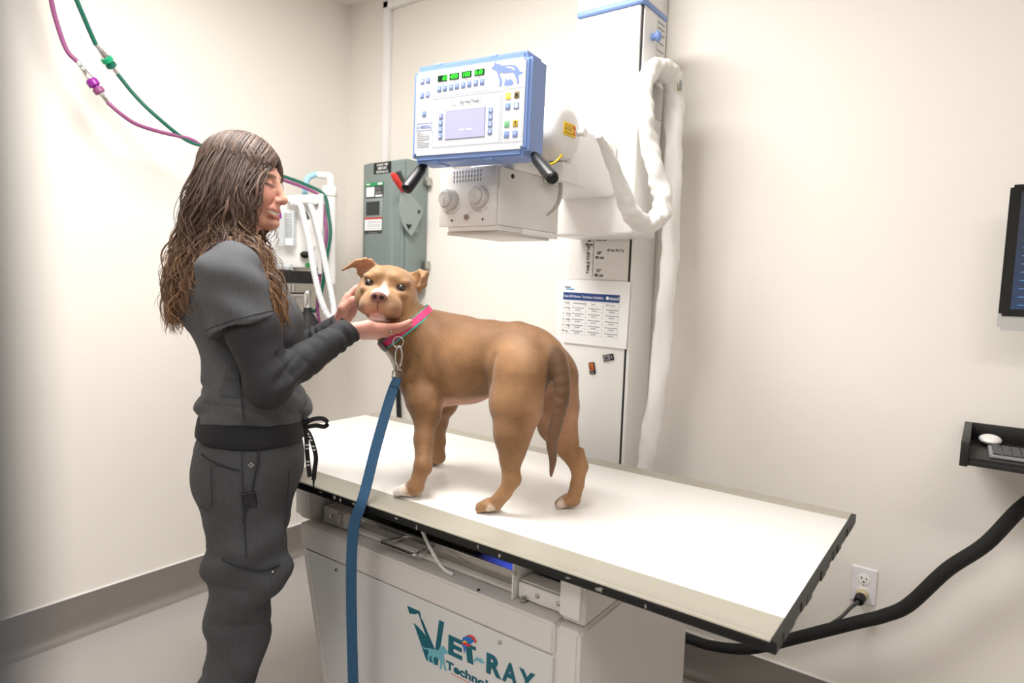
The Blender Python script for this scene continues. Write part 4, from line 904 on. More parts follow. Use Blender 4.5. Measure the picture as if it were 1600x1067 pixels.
# ------------------------------------------------------------------ the dog
TT = .855; DY = 1.25
def dog_field(h=.0035):
    f = Field((-1.36, .99, .84), (-.66, 1.46, 1.47), h)
    P = lambda x, dy, z: A(x, DY+dy, TT+z)
    S = A(0, 1, 0)
    # trunk
    f.ell(P(-1.150, 0, .318), (.100, .080, .118), k=.03)           # rib cage, front
    f.ell(P(-1.065, 0, .325), (.115, .083, .108), k=.04)           # rib cage
    f.ell(P(-.975, 0, .352), (.10, .070, .080), k=.05)             # loin
    f.ell(P(-.870, 0, .350), (.085, .074, .082), k=.05)             # croup
    f.ell(P(-1.20, 0, .285), (.055, .060, .085), k=.04)             # breast
    f.chain([P(-1.15, 0, .410), P(-1.08, 0, .405), P(-.98, 0, .408), P(-.90, 0, .408), P(-.83, 0, .388)], [.028, .025, .026, .028, .03], k=.05)   # spine
    for sy, xo in ((-1, 0), (1, -.055)):
        f.ell(P(-1.155+xo*.5, sy*.060, .32), (.050, .03, .10), k=.03)         # shoulder
        f.cone(P(-1.175+xo, sy*.060, .27), P(-1.132+xo, sy*.068, .205), .047, .034, k=.03)
    # neck, curving towards the camera
    f.chain([P(-1.165, 0, .345), P(-1.195, -.035, .385), P(-1.215, -.07, .415), P(-1.228, -.098, .445)], [.080, .066, .058, .054], k=.035)
    f.cone(P(-1.218, -.02, .31), P(-1.232, -.085, .40), .055, .042, k=.04)
    # front legs: near (-y) and far
    def fleg(el, ca, pa, sy):
        f.chain([P(*el)+A(-.01, 0, .03), P(*el), (P(*el)+P(*ca))/2+A(-.004, 0, .0), P(*ca)], [.042, .032, .0245, .0205], k=.03, side=S, sq=.9)
        f.cone(P(*el)+A(.012, 0, .0), P(*el)+A(.018, 0, .02), .018, .02, k=.02)
        f.cone(P(*ca)+A(.004, 0, 0), P(*ca)+A(.014, 0, -.008), .019, .012, k=.01)               # carpal pad
        f.chain([P(*ca), P(*pa)+A(.012, 0, .028), P(*pa)+A(-.004, 0, .021)], [.0205, .018, .020], k=.01)
        for i, o in enumerate((-.020, -.0075, .0075, .020)):
            ln = .026 if i in (1, 2) else .019
            o *= 1.12; b = P(*pa)+A(-.003, o*.75, .017); e = P(*pa)+A(-.008-ln*1.1, o, .0112)
            f.chain([b, (b+e)/2+A(0, 0, .005), e], [.0108, .0118, .0106], k=.0025)
            f.cone(e+A(-.008, 0, .002), e+A(-.0135, 0, -.004), .0026, .0012, k=.001)
    fleg((-1.118, -.080, .190), (-1.078, -.130, .082), (-1.098, -.145, 0), -1)
    fleg((-1.190, .060, .190), (-1.232, .088, .080), (-1.245, .095, 0), 1)
    # hind legs
    def hleg(hip, kn, ho, pa, sy, spread=1.0):
        hip, kn, ho, pa = P(*hip), P(*kn), P(*ho), P(*pa)
        f.chain([hip, hip*.5+kn*.5+A(-.004, 0, 0), kn], [.064, .056, .041], k=.045, side=S, sq=.72)
        f.chain([hip+A(.015, 0, -.01), hip*.5+kn*.5+A(.030, 0, -.01), kn*.55+ho*.45+A(.010, 0, .01)], [.050, .038, .024], k=.035, side=S, sq=.75)   # hamstring
        f.chain([kn, kn*.45+ho*.55+A(-.004, 0, 0), ho+A(-.008, 0, 0)], [.041, .0265, .018], k=.02, side=S, sq=.8)
        f.cone(ho+A(.008, 0, .006), ho+A(.002, 0, .04), .0115, .008, k=.012)          # tendon / point of hock
        f.chain([ho, ho*.5+pa*.5+A(.006, 0, .010), pa+A(.008, 0, .024)], [.0190, .0160, .018], k=.012, side=S, sq=.88)
        d = unit((pa-ho)*A(1, 1, 0)+A(-.03, 0, 0))*A(1, .6, 0); d = unit(d); n_ = A(-d[1], d[0], 0)
        for i, o in enumerate((-.020, -.0075, .0075, .020)):
            ln = (.030 if i in (1, 2) else .023)*spread; o *= spread
            b = pa+n_*o*.7+A(0, 0, .018); e = pa+d*ln+n_*o+A(0, 0, .0105)
            f.chain([b, (b+e)/2+A(0, 0, .004), e], [.0115, .012, .0104], k=.0025)
            f.cone(e+d*.008+A(0, 0, .002), e+d*.0135+A(0, 0, -.004), .0026, .0012, k=.001)
    hleg((-.855, -.055, .325), (-.848, -.085, .190), (-.838, -.088, .085), (-.885, -.098, 0), -1)
    hleg((-.838, .055, .315), (-.835, .075, .185), (-.755, .070, .098), (-.765, .050, 0), 1, .85)
    # muscle and skin lines
    for sy in (-1, 1):
        f.chain([P(-1.105, sy*.090, .385), P(-1.090, sy*.098, .31), P(-1.082, sy*.092, .235)], [.003, .006, .006], k=.02, op='-')
        f.chain([P(-1.135, sy*.102, .33), P(-1.155, sy*.104, .27)], [.002, .004], k=.018, op='-')
        f.chain([P(-.925, sy*.050, .262), P(-.895, sy*.070, .245), P(-.872, sy*.085, .215)], [.009, .007, .009], k=.035)       # flank fold
        f.chain([P(-.905, sy*.088, .36), P(-.915, sy*.09, .30)], [.002, .005], k=.02, op='-')
        for i in range(4): f.chain([P(-1.075+.03*i, sy*.088, .36-.004*i), P(-1.055+.03*i, sy*.093, .30), P(-1.04+.03*i, sy*.085, .255)], [.001, .0022, .001], k=.010, op='-')
    f.ell(P(-1.150, -.005, .432), (.020, .012, .010), k=.012); f.ell(P(-1.118, 0, .424), (.012, .012, .010), k=.010)             # withers folds
    for i in range(3): f.chain([P(-1.155-.016*i, -.075-.004*i, .40-.006*i), P(-1.17-.014*i, -.088-.004*i, .36), P(-1.185-.012*i, -.09, .32)], [.001, .0022, .001], k=.010, op='-')
    # tail
    tl = spline([P(-.805, -.004, .380), P(-.775, -.012, .350), P(-.755, -.022, .29), P(-.763, -.030, .22), P(-.771, -.034, .175), P(-.766, -.034, .135), P(-.768, -.036, .098)], 3)
    rr = interp([.028, .021, .0165, .0145, .012, .0085, .004], len(tl))
    f.chain(list(tl), list(rr), k=.015)
    # ---- head (local frame: r to the picture's right, u up, w along the muzzle)
    v = -unit(fwd_at(600, 452)); R0 = A(*rgt); U0 = A(*upv)
    w = unit(v-.17*R0-.10*U0); r = unit(math.cos(.166)*R0-math.sin(.166)*U0); r = unit(r-w*(r@w)); u = np.cross(w, r)
    if u@U0 < 0: u = -u
    O = A(0, 0, 1.38)+1.635*fwd_at(605, 451)
    RM = np.array([r, u, w]); H = lambda a, b, c: O+a*r+b*u+c*w
    f.ell(H(.002, .008, -.02), (.069, .050, .07), RM, k=.02)
    f.cone(H(0, -.025, -.05), P(-1.230, -.085, .435), .050, .056, k=.03)
    f.cone(H(.01, -.04, -.04), P(-1.228, -.06, .39), .042, .052, k=.03)
    for sx in (-1, 1):
        f.ell(H(sx*.046, -.026, .002), (.0315, .046, .045), RM, k=.016)      # cheek
        f.ell(H(sx*.037, .0275, .029), (.021, .0105, .018), RM, k=.012)     # brow
        f.ell(H(sx*.037, -.003, .044), (.020, .012, .016), RM, k=.012)     # under the eye
        f.ell(H(sx*.021, .036, .012), (.025, .018, .036), RM, k=.010)    # forehead halves
    f.ell(H(0, -.026, .060), (.046, .032, .045), RM, k=.012)               # muzzle
    f.ell(H(0, -.014, .085), (.030, .022, .036), RM, k=.012)
    for sx in (-1, 1):
        f.ell(H(sx*.0220, -.033, .083), (.0225, .0225, .032), RM, k=.014)   # flews
        f.ell(H(sx*.035, -.042, .064), (.016, .021, .028), RM, k=.014)
    f.ell(H(0, -.060, .070), (.031, .016, .036), RM, k=.003)               # chin
    f.ell(H(0, -.0065, .115), (.0190, .0125, .0100), RM, k=.003)            # nose
    for sx in (-1, 1):
        f.ell(H(sx*.0085, -.0075, .1255), (.0042, .0036, .007), RM, k=.002, op='-')
        f.ell(H(sx*.040, .0130, .056), (.0092, .0052, .012), RM, k=.003, op='-')   # eye sockets
    f.cone(H(0, -.0185, .120), H(0, -.040, .1135), .0018, .0014, k=.002, op='-')
    # mouth line and the fold behind the flew
    for sx in (-1, 1):
        pts = [H(0, -.043, .112), H(sx*.012, -.053, .108), H(sx*.025, -.0605, .094), H(sx*.037, -.063, .074), H(sx*.046, -.060, .05)]
        f.chain(pts, [.0022]*5, k=.002, op='-')
        f.chain([H(sx*.050, -.030, .060), H(sx*.0535, -.045, .052), H(sx*.050, -.058, .045)], [.002, .003, .003], k=.006, op='-')
    # ears
    def ear(pts, r=.0036):
        pts = [H(*p) for p in pts]
        for a, b, c in zip(pts, pts[1:], pts[2:]): f.tri(a, b, c, r, k=.006)
    ear([(-.066, .010, -.022), (-.032, .046, -.020), (-.078, .026, -.016), (-.052, .062, -.012), (-.083, .045, .0), (-.062, .066, .006)])
    ear([(-.062, .066, .006), (-.083, .045, .0), (-.083, .058, .010), (-.100, .040, .010), (-.113, .030, .018)], .0034)
    ear([(-.032, .046, -.020), (-.052, .062, -.012), (-.040, .050, -.034)])
    ear([(.050, .044, -.025), (.068, .006, -.02), (.074, .056, -.014), (.086, .022, -.010), (.094, .056, .004), (.094, .026, .012)])
    ear([(.074, .056, -.014), (.094, .056, .004), (.086, .044, .018), (.094, .026, .012), (.080, .020, .020), (.083, .004, .010)], .0034)
    return f, H, RM
def fwd_at(px, py):
    d = A(*rgt)*((px-800)/1008.34)-A(*upv)*((py-533.5)/1008.34)+A(*fwd); return d
def project_px(p):
    d = np.asarray(p)-A(0, 0, 1.38); z = d@A(*fwd); return 800+1008.34*(d@A(*rgt))/z, 533.5-1008.34*(d@A(*upv))/z
def body_material(name, rough=.75, strand=(400, 60), var=.12, bump=.25, sss=0, spec=.3, sheen=0):
    m = bpy.data.materials.new(name); m.use_nodes = True; MATS[name] = m
    N = m.node_tree.nodes; L = m.node_tree.links; b = N['Principled BSDF']
    at_ = N.new('ShaderNodeAttribute'); at_.attribute_name = 'tint'
    tc = N.new('ShaderNodeTexCoord'); mp_ = N.new('ShaderNodeMapping'); mp_.inputs['Scale'].default_value = (strand[1], strand[0], strand[1]*1.5)
    L.new(tc.outputs['Object'], mp_.inputs[0]); nz = N.new('ShaderNodeTexNoise'); nz.inputs['Scale'].default_value = 1; nz.inputs['Detail'].default_value = 3
    L.new(mp_.outputs[0], nz.inputs['Vector'])
    mx = N.new('ShaderNodeMix'); mx.data_type = 'RGBA'; mx.blend_type = 'MULTIPLY'; mx.inputs[0].default_value = 1
    mr = N.new('ShaderNodeMapRange'); mr.inputs[3].default_value = 1-var; mr.inputs[4].default_value = 1+var*.6; L.new(nz.outputs[0], mr.inputs[0])
    L.new(at_.outputs['Color'], mx.inputs[6]); L.new(mr.outputs[0], mx.inputs[7]); L.new(mx.outputs[2], b.inputs['Base Color'])
    b.inputs['Roughness'].default_value = rough; b.inputs['Specular IOR Level'].default_value = spec
    if sheen: b.inputs['Sheen Weight'].default_value = sheen; b.inputs['Sheen Roughness'].default_value = .5
    if bump:
        bp = N.new('ShaderNodeBump'); bp.inputs['Strength'].default_value = bump; bp.inputs['Distance'].default_value = .001
        L.new(nz.outputs[0], bp.inputs['Height']); L.new(bp.outputs[0], b.inputs['Normal'])
    if sss: b.inputs['Subsurface Weight'].default_value = sss; b.inputs['Subsurface Radius'].default_value = (.010, .004, .002); b.inputs['Subsurface Scale'].default_value = .4
    return m
def mesh_obj(name, v, F, material, parent, tint=None):
    me = bpy.data.meshes.new(name); me.from_pydata(v.tolist(), [], F.tolist()); me.update()
    if tint is not None:
        a = me.color_attributes.new('tint', 'FLOAT_COLOR', 'POINT')
        a.data.foreach_set('color', np.concatenate([tint, np.ones((len(v), 1))], 1).astype(np.float32).ravel())
    return link(name, me, material, parent, 180)
def L3(h): return np.array(lin(h)[:3])
dog = thing('dog', 'tan short-haired dog with white chin standing on the table, head turned to the camera', 'dog', (-1.0, DY, TT))
fd, H, RM = dog_field(.003)
dv, dF = fd.mesh(1)
def H_(p): q = p-H(0, 0, 0); return np.stack([q@RM[0], q@RM[1], q@RM[2]], 1)
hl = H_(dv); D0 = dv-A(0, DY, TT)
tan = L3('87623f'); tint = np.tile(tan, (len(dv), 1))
rs = np.random.RandomState(2)
inhead = np.clip((.125-np.sqrt((hl**2).sum(1)))/.03, 0, 1)
tint = mixc(tint, L3('b08760'), inhead*.85)
tint = mixc(tint, L3('a57a53'), np.clip((.2-D0[:, 2])/.15, 0, 1)*.5)                      # paler legs
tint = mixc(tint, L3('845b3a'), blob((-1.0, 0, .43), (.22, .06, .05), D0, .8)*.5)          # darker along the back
tint = mixc(tint, L3('ad8058'), np.maximum(blob((-1.03, -.09, .33), (.05, .03, .06), D0, .9), blob((-.87, -.11, .35), (.05, .04, .07), D0, .9))*.7)  # highlights on near ribs and haunch painted into the coat
tint = mixc(tint, L3('7c5836'), np.maximum(blob((-1.085, -.09, .27), (.02, .03, .08), D0, .9), blob((-.95, -.08, .28), (.04, .04, .05), D0, .9))*.6)  # body shading painted behind the shoulder and at the flank
tint = mixc(tint, L3('8f6a48'), blob((0, .045, .02), (.02, .02, .05), hl, .8)*.35)
tint = mixc(tint, L3('d3a38c'), blob((-1.03, 0, .215), (.15, .055, .03), D0, .5)*.8)     # pink belly
tint = mixc(tint, L3('cf9c7e'), blob((-.80, 0, .23), (.05, .07, .08), D0, .5)*.5)
tint = mixc(tint, L3('4d3522'), blob((-.765, -.03, .23), (.030, .026, .17), D0, .25)*(D0[:, 0] > -.80)*.75)     # tail
tint = mixc(tint, L3('ece4da'), np.maximum(blob((-1.255, -.085, .345), (.034, .034, .055), D0, .4), blob((-1.255, -.045, .27), (.03, .03, .06), D0, .5)))          # white chest
tint = mixc(tint, L3('efe6dd'), blob((-1.130, -.145, .008), (.035, .045, .030), D0, .3)*.95)  # white toes, near fore
tint = mixc(tint, L3('e6d8cc'), blob((-.775, .028, .010), (.010, .012, .014), D0, .5)*.7)
tint = mixc(tint, L3('e6d8cc'), blob((-.875, -.118, .012), (.009, .008, .011), D0, .5)*.5)
for c in ((-1.128, -.163), (-1.131, -.152), (-1.131, -.138), (-1.128, -.125)): tint = mixc(tint, L3('c08a80'), blob((c[0]-.002, c[1], .006), (.006, .004, .005), D0, .5)*.8)
for _o in (-.0155, 0, .0155): tint = mixc(tint, L3('7d5b4c'), blob((-1.138, -.145+_o*1.12, .014), (.022, .0012, .013), D0, .9)*.7)  # shade between the near forepaw's toes painted as dark lines
for _o in (-.0137, 0, .0137): tint = mixc(tint, L3('6b4a35'), blob((-.915, -.100+_o, .014), (.022, .0012, .013), D0, .9)*.7)  # painted toe-gap shade on the near hind paw
tint = mixc(tint, L3('f0e6dc'), np.maximum(blob((0, .004, .10), (.014, .012, .022), hl, .7), blob((0, .012, .07), (.007, .012, .02), hl, .8)*.8))          # blaze
tint = mixc(tint, L3('c79a7c'), blob((0, -.035, .10), (.032, .02, .03), hl, .6)*.6)         # muzzle pink
tint = mixc(tint, L3('efe4dc'), blob((0, -.069, .075), (.026, .013, .035), hl, .3))         # chin
tint = mixc(tint, L3('c08d86'), blob((0, -.054, .100), (.014, .007, .02), hl, .5)*.8)
tint = mixc(tint, L3('8d6159'), blob((0, -.0085, .119), (.0195, .0135, .011), hl, .12))         # nose
for sx in (-1, 1):
    tint = mixc(tint, L3('2a1512'), blob((sx*.0078, -.008, .121), (.0050, .0045, .008), hl, .3))
    tint = mixc(tint, L3('4a3024'), blob((sx*.040, .0135, .05), (.0125, .0078, .02), hl, .25)*.9)   # lids
    tint = mixc(tint, L3('4f2d26'), blob((sx*.032, -.0625, .078), (.014, .0035, .028), hl, .5)*.85)    # lips
tint = mixc(tint, L3('6b423a'), blob((0, -.03, .114), (.0016, .014, .012), hl, .8)*.8)
tint = mixc(tint, L3('b98875'), blob((-.063, .040, -.002), (.020, .022, .010), hl, .4)*.75)        # inner ears
tint = mixc(tint, L3('c69580'), blob((.087, .030, .004), (.010, .018, .012), hl, .4)*.7)
def _wb(v, seed, fq):
    r_ = np.random.RandomState(seed); return sum(np.sin(v@(r_.randn(3)*fq)+r_.rand()*6.28) for _ in range(6))/2.45
tint = tint*(1+.05*_wb(dv, 4, 30)+.04*_wb(dv, 5, 80)+.03*_wb(dv, 6, 220))[:, None]*(1+.05*rs.randn(len(dv), 1))
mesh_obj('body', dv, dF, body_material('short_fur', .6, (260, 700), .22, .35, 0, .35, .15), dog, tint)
EYE = mat('dog_eye', '140a07', .18, spec=.8, coat=1)
for sx in (-1, 1): B().ball(H(sx*.0398, .0128, .0420), .0098, 20).obj('eye', EYE, dog, smooth=180)
# ------------------------------------------------------------------ the woman (local frame: x the way she faces, y to her left, z up)
WG = A(-1.425, .882, 0); WFv = A(.52, .854, 0); WLv = A(-.854, .52, 0)
WM = np.array([WFv, WLv, A(0, 0, 1)])
def W2(v): return WG+np.asarray(v)@WM
def w(p): return tuple(W2(A(*p)))
HS = .90
HC = A(-.019, .0, 1.602)                                   # head centre
_yw, _pt = math.radians(-22), math.radians(-5)
HW = A(math.cos(_yw)*math.cos(_pt), math.sin(_yw)*math.cos(_pt), math.sin(_pt)); HR = unit(np.cross(HW, A(0, 0, 1))); HU = np.cross(HR, HW)
HRM = np.array([HR, HU, HW])
def HD(a, u, f): return HC+HS*(a*HR+u*HU+f*HW)                   # a: her right, u: up, f: forwards
SHR, ELR, WRR = A(-.035, -.172, 1.372), A(.035, -.195, 1.150), A(.206, -.140, 1.262)
SHL, ELL, WRL = A(-.015, .165, 1.372), A(.070, .165, 1.150), A(.212, .035, 1.262)
KNR, ANR = A(-.040, -.092, .50), A(-.105, -.095, .10)
KNL, ANL = A(-.025, .092, .50), A(-.070, .098, .10)
HPR, HPL = A(-.005, -.085, .93), A(.0, .085, .93)
def torso(f, g=0.0):
    """trunk of the body, grown by g"""
    f.ell((-.012, 0, .955), (.108+g, .165+g, .13+g), k=.02)
    f.ell((-.04, -.075, .93), (.085+g, .085+g, .10+g), k=.03); f.ell((-.04, .075, .93), (.085+g, .085+g, .10+g), k=.03)
    f.ell((.0, 0, 1.08), (.088+g, .128+g, .12+g), k=.05)
    f.ell((-.02, 0, 1.26), (.100+g, .142+g, .15+g), k=.05)
    f.ell((-.058, 0, 1.33), (.085+g, .145+g, .10+g), k=.05)
    f.ell((.055, -.062, 1.265), (.052+g, .062+g, .062+g), k=.04); f.ell((.055, .062, 1.265), (.052+g, .062+g, .062+g), k=.04)
    f.cone((-.045, -.06, 1.405), SHR+A(-.005, .015, .012), .052+g, .052+g, k=.03); f.cone((-.045, .06, 1.405), SHL+A(-.01, -.015, .012), .052+g, .052+g, k=.03)
def arm(f, S_, E_, Wr, g=0.0, r=(.054, .047, .040, .040, .034, .0235)):
    f.chain([S_, S_*.55+E_*.45, E_], [r[0]+g, r[1]+g, r[2]+g], k=.03)
    f.chain([E_, E_*.6+Wr*.4, Wr], [r[3]+g, r[4]+g, r[5]+g], k=.012)
def leg(f, Hp, Kn, An, g=0.0, r=(.092, .078, .056, .055, .046, .034)):
    f.chain([Hp, Hp*.5+Kn*.5+A(.0, 0, 0), Kn], [r[0]+g, r[1]+g, r[2]+g], k=.04)
    f.chain([Kn, Kn*.6+An*.4+A(-.012, 0, 0), An], [r[3]+g, r[4]+g, r[5]+g], k=.02)
def hand(f, wr, palm, fingers, thumb, nrm, pw=.036):
    """palm is the centre of the knuckle line; fingers: list of joint lists; thumb likewise"""
    ax = unit(palm-wr); side = unit(np.cross(nrm, ax))
    f.chain([wr, wr*.55+palm*.45, palm-ax*.004], [.0225, .0275, .0265], k=.012, side=nrm, sq=.52)
    for s_ in (-.022, -.008, .008, .022): f.cone(wr*.4+palm*.6+side*s_*.9, palm+side*s_, .013, .0115, k=.010)
    for pts, r0 in fingers: f.chain(pts, list(np.linspace(r0, r0*.78, len(pts))), k=.0022)
    f.chain(thumb, [.0145, .0120, .0105, .0088][:len(thumb)], k=.008)
def fing(root, dirs, lens):
    p = [root]
    for d, l in zip(dirs, lens): p.append(p[-1]+unit(d)*l)
    return p
RING = []
def body_field(h=.003):
    f = Field((-.26, -.26, -.005), (.44, .26, 1.73), h)
    torso(f, -.006); leg(f, HPR, KNR, ANR, -.008); leg(f, HPL, KNL, ANL, -.008)
    for An in (ANR, ANL): f.chain([An, An+A(.03, 0, -.05), An+A(.12, 0, -.078)], [.036, .036, .022], k=.02, side=A(0, 0, 1), sq=.8); f.cone(An, An+A(-.03, 0, -.07), .034, .026, k=.02)
    f.cut(A(.854, .52, 0)*.093, (.854, .52, 0), .01)
    arm(f, SHR, ELR, WRR, -.003); arm(f, SHL, ELL, WRL, -.003)
    # neck and head
    f.chain([A(-.045, 0, 1.39), HD(0, -.10, -.012)], list(HS*A(.062, .053)), k=.03); f.cone(A(-.05, 0, 1.43), HD(0, -.04, -.04), .052, .055, k=.02)
    f.ell(HD(0, .032, -.012), HS*A(.072, .082, .092), HRM, k=.02)
    f.ell(HD(0, -.012, .028), HS*A(.064, .070, .062), HRM, k=.02)
    f.ell(HD(0, -.060, .040), HS*A(.052, .050, .050), HRM, k=.02)
    f.chain([HD(-.052, -.055, .0), HD(-.028, -.094, .058), HD(0, -.101, .074), HD(.028, -.094, .058), HD(.052, -.055, .0)], list(HS*A(.018, .015, .0155, .015, .018)), k=.025)   # jaw
    f.ell(HD(0, -.099, .088), HS*A(.017, .014, .014), HRM, k=.012)           # chin
    for s_ in (-1, 1):
        f.ell(HD(s_*.038, -.036, .056), HS*A(.027, .026, .026), HRM, k=.025)  # smiling cheek
        f.ell(HD(s_*.030, .022, .072), HS*A(.024, .008, .012), HRM, k=.014)    # brow
        f.ell(HD(s_*.034, -.001, .090), HS*A(.016, .009, .010), HRM, k=.010, op='-')   # socket
        f.ell(HD(s_*.031, -.003, .0745), HS*A(.0135, .0125, .0125), HRM, k=.003)   # eyeball with lids
        f.ell(HD(s_*.031, -.011, .076), HS*A(.013, .004, .010), HRM, k=.004)    # lower lid
        f.chain([HD(s_*.018, -.004, .0835), HD(s_*.031, -.0055, .0885), HD(s_*.043, -.003, .080)], list(HS*A(.0010, .0014, .0010)), k=.001, op='-')   # lash slit
        f.chain([HD(s_*.070, .005, -.012), HD(s_*.076, .014, -.020), HD(s_*.074, -.012, -.014), HD(s_*.068, -.028, -.006)], list(HS*A(.008, .010, .009, .006)), k=.006)   # ear
    f.chain([HD(0, .008, .086), HD(0, -.014, .095), HD(0, -.034, .107)], list(HS*A(.0085, .0095, .0118)), k=.010)    # nose
    f.ell(HD(0, -.038, .106), HS*A(.011, .0095, .0105), HRM, k=.006)
    for s_ in (-1, 1): f.ell(HD(s_*.0125, -.039, .096), HS*A(.0080, .0080, .0105), HRM, k=.005); f.ell(HD(s_*.007, -.0455, .103), HS*A(.0034, .003, .005), HRM, k=.002, op='-')
    f.ell(HD(0, -.066, .083), HS*A(.030, .020, .016), HRM, k=.012)                                  # muzzle
    for s_ in (-1, 1): f.chain([HD(s_*.018, -.034, .098), HD(s_*.030, -.052, .084), HD(s_*.036, -.068, .073)], list(HS*A(.0016, .0024, .0016)), k=.008, op='-')      # smile crease
    f.chain([HD(-.039, -.0560, .066), HD(-.020, -.065, .0905), HD(0, -.0685, .0985), HD(.020, -.065, .0905), HD(.039, -.0560, .066)], list(HS*A(.003, .0045, .0055, .0045, .003)), k=.004)   # lips
    f.chain([HD(-.035, -.067, .070), HD(-.017, -.0805, .090), HD(0, -.0840, .0965), HD(.017, -.0805, .090), HD(.035, -.067, .070)], list(HS*A(.003, .005, .0058, .005, .003)), k=.004)
    f.chain([HD(-.041, -.0590, .066), HD(-.020, -.0715, .0930), HD(0, -.0762, .102), HD(.020, -.0715, .0930), HD(.041, -.0590, .066)], list(HS*A(.0014, .0030, .0036, .0030, .0014)), k=.0015, op='-')  # open smile
    # right hand, palm up under the dog's jaw
    nr = unit(A(.05, .50, .85)); pk = WRR+A(.078, .022, -.003); ax = unit(pk-WRR); sd = unit(np.cross(nr, ax))
    fg = []
    for i, (s_, ln, up_) in enumerate(((-.026, .072, .16), (-.009, .080, .10), (.008, .073, .10), (.024, .058, .14))):
        rt = pk+sd*s_; d0 = unit(ax+A(0, .03, .02+up_*.3)); d1 = unit(ax+A(0, .02, .10+up_)); d2 = unit(ax+A(0, .0, .26+up_*1.3))
        fg.append((fing(rt, (d0, d1, d2), (ln*.48, ln*.29, ln*.23)), .0084 if i < 3 else .0076))
    RING[:] = [fg[1][0][0], fg[1][0][1]]
    th = [WRR+ax*.018-sd*.016, WRR+ax*.038-sd*.030+A(0, .006, 0), WRR+ax*.060-sd*.028+A(0, .030, -.004), WRR+ax*.080-sd*.020+A(0, .048, -.004)]
    hand(f, WRR, pk, fg, th, nr)
    # left hand behind the dog's far cheek, fingers curled up
    nl = unit(A(.75, -.5, .15)); pl_ = WRL+A(.030, .012, .066); axl = unit(pl_-WRL); sl_ = unit(np.cross(nl, axl))
    fg = []
    for i, (s_, ln) in enumerate(((.024, .064), (.008, .072), (-.008, .068), (-.022, .054))):
        rt = pl_+sl_*s_; d0 = unit(axl+A(.45, -.1, .0)); d1 = unit(axl*.5+A(.8, -.2, .1)); d2 = unit(axl*.1+A(.9, -.3, -.1))
        fg.append((fing(rt, (d0, d1, d2), (ln*.46, ln*.30, ln*.24)), .0088 if i < 3 else .0078))
    th = [WRL+axl*.016+sl_*.018, WRL+axl*.035+sl_*.040+A(.01, -.01, 0), WRL+axl*.052+sl_*.050+A(.03, -.015, 0), WRL+axl*.06+sl_*.052+A(.055, -.02, 0)]
    hand(f, WRL, pl_, fg, th, nl)
    return f
def normals(v, F):
    n = np.cross(v[F[:, 2]]-v[F[:, 0]], v[F[:, 3]]-v[F[:, 1]]); vn = np.zeros_like(v)
    for k in range(4): np.add.at(vn, F[:, k], n)
    return vn/(np.linalg.norm(vn, axis=1)[:, None]+1e-12)
def wob(v, seed, freq, n=6):
    r_ = np.random.RandomState(seed); o = np.zeros(len(v))
    for i in range(n):
        k_ = r_.randn(3)*np.array(freq); o += np.sin(v@k_+r_.rand()*6.28)
    return o/math.sqrt(n)
def crease(ph): return -(1-abs(np.sin(ph)))**1.6          # thin valleys between soft rolls
def seg(v, a, b):
    """parameter along a-b and distance from it"""
    ab = b-a; t = ((v-a)@ab)/(ab@ab); return t, np.linalg.norm(v-a-np.clip(t, 0, 1)[:, None]*ab, axis=1)
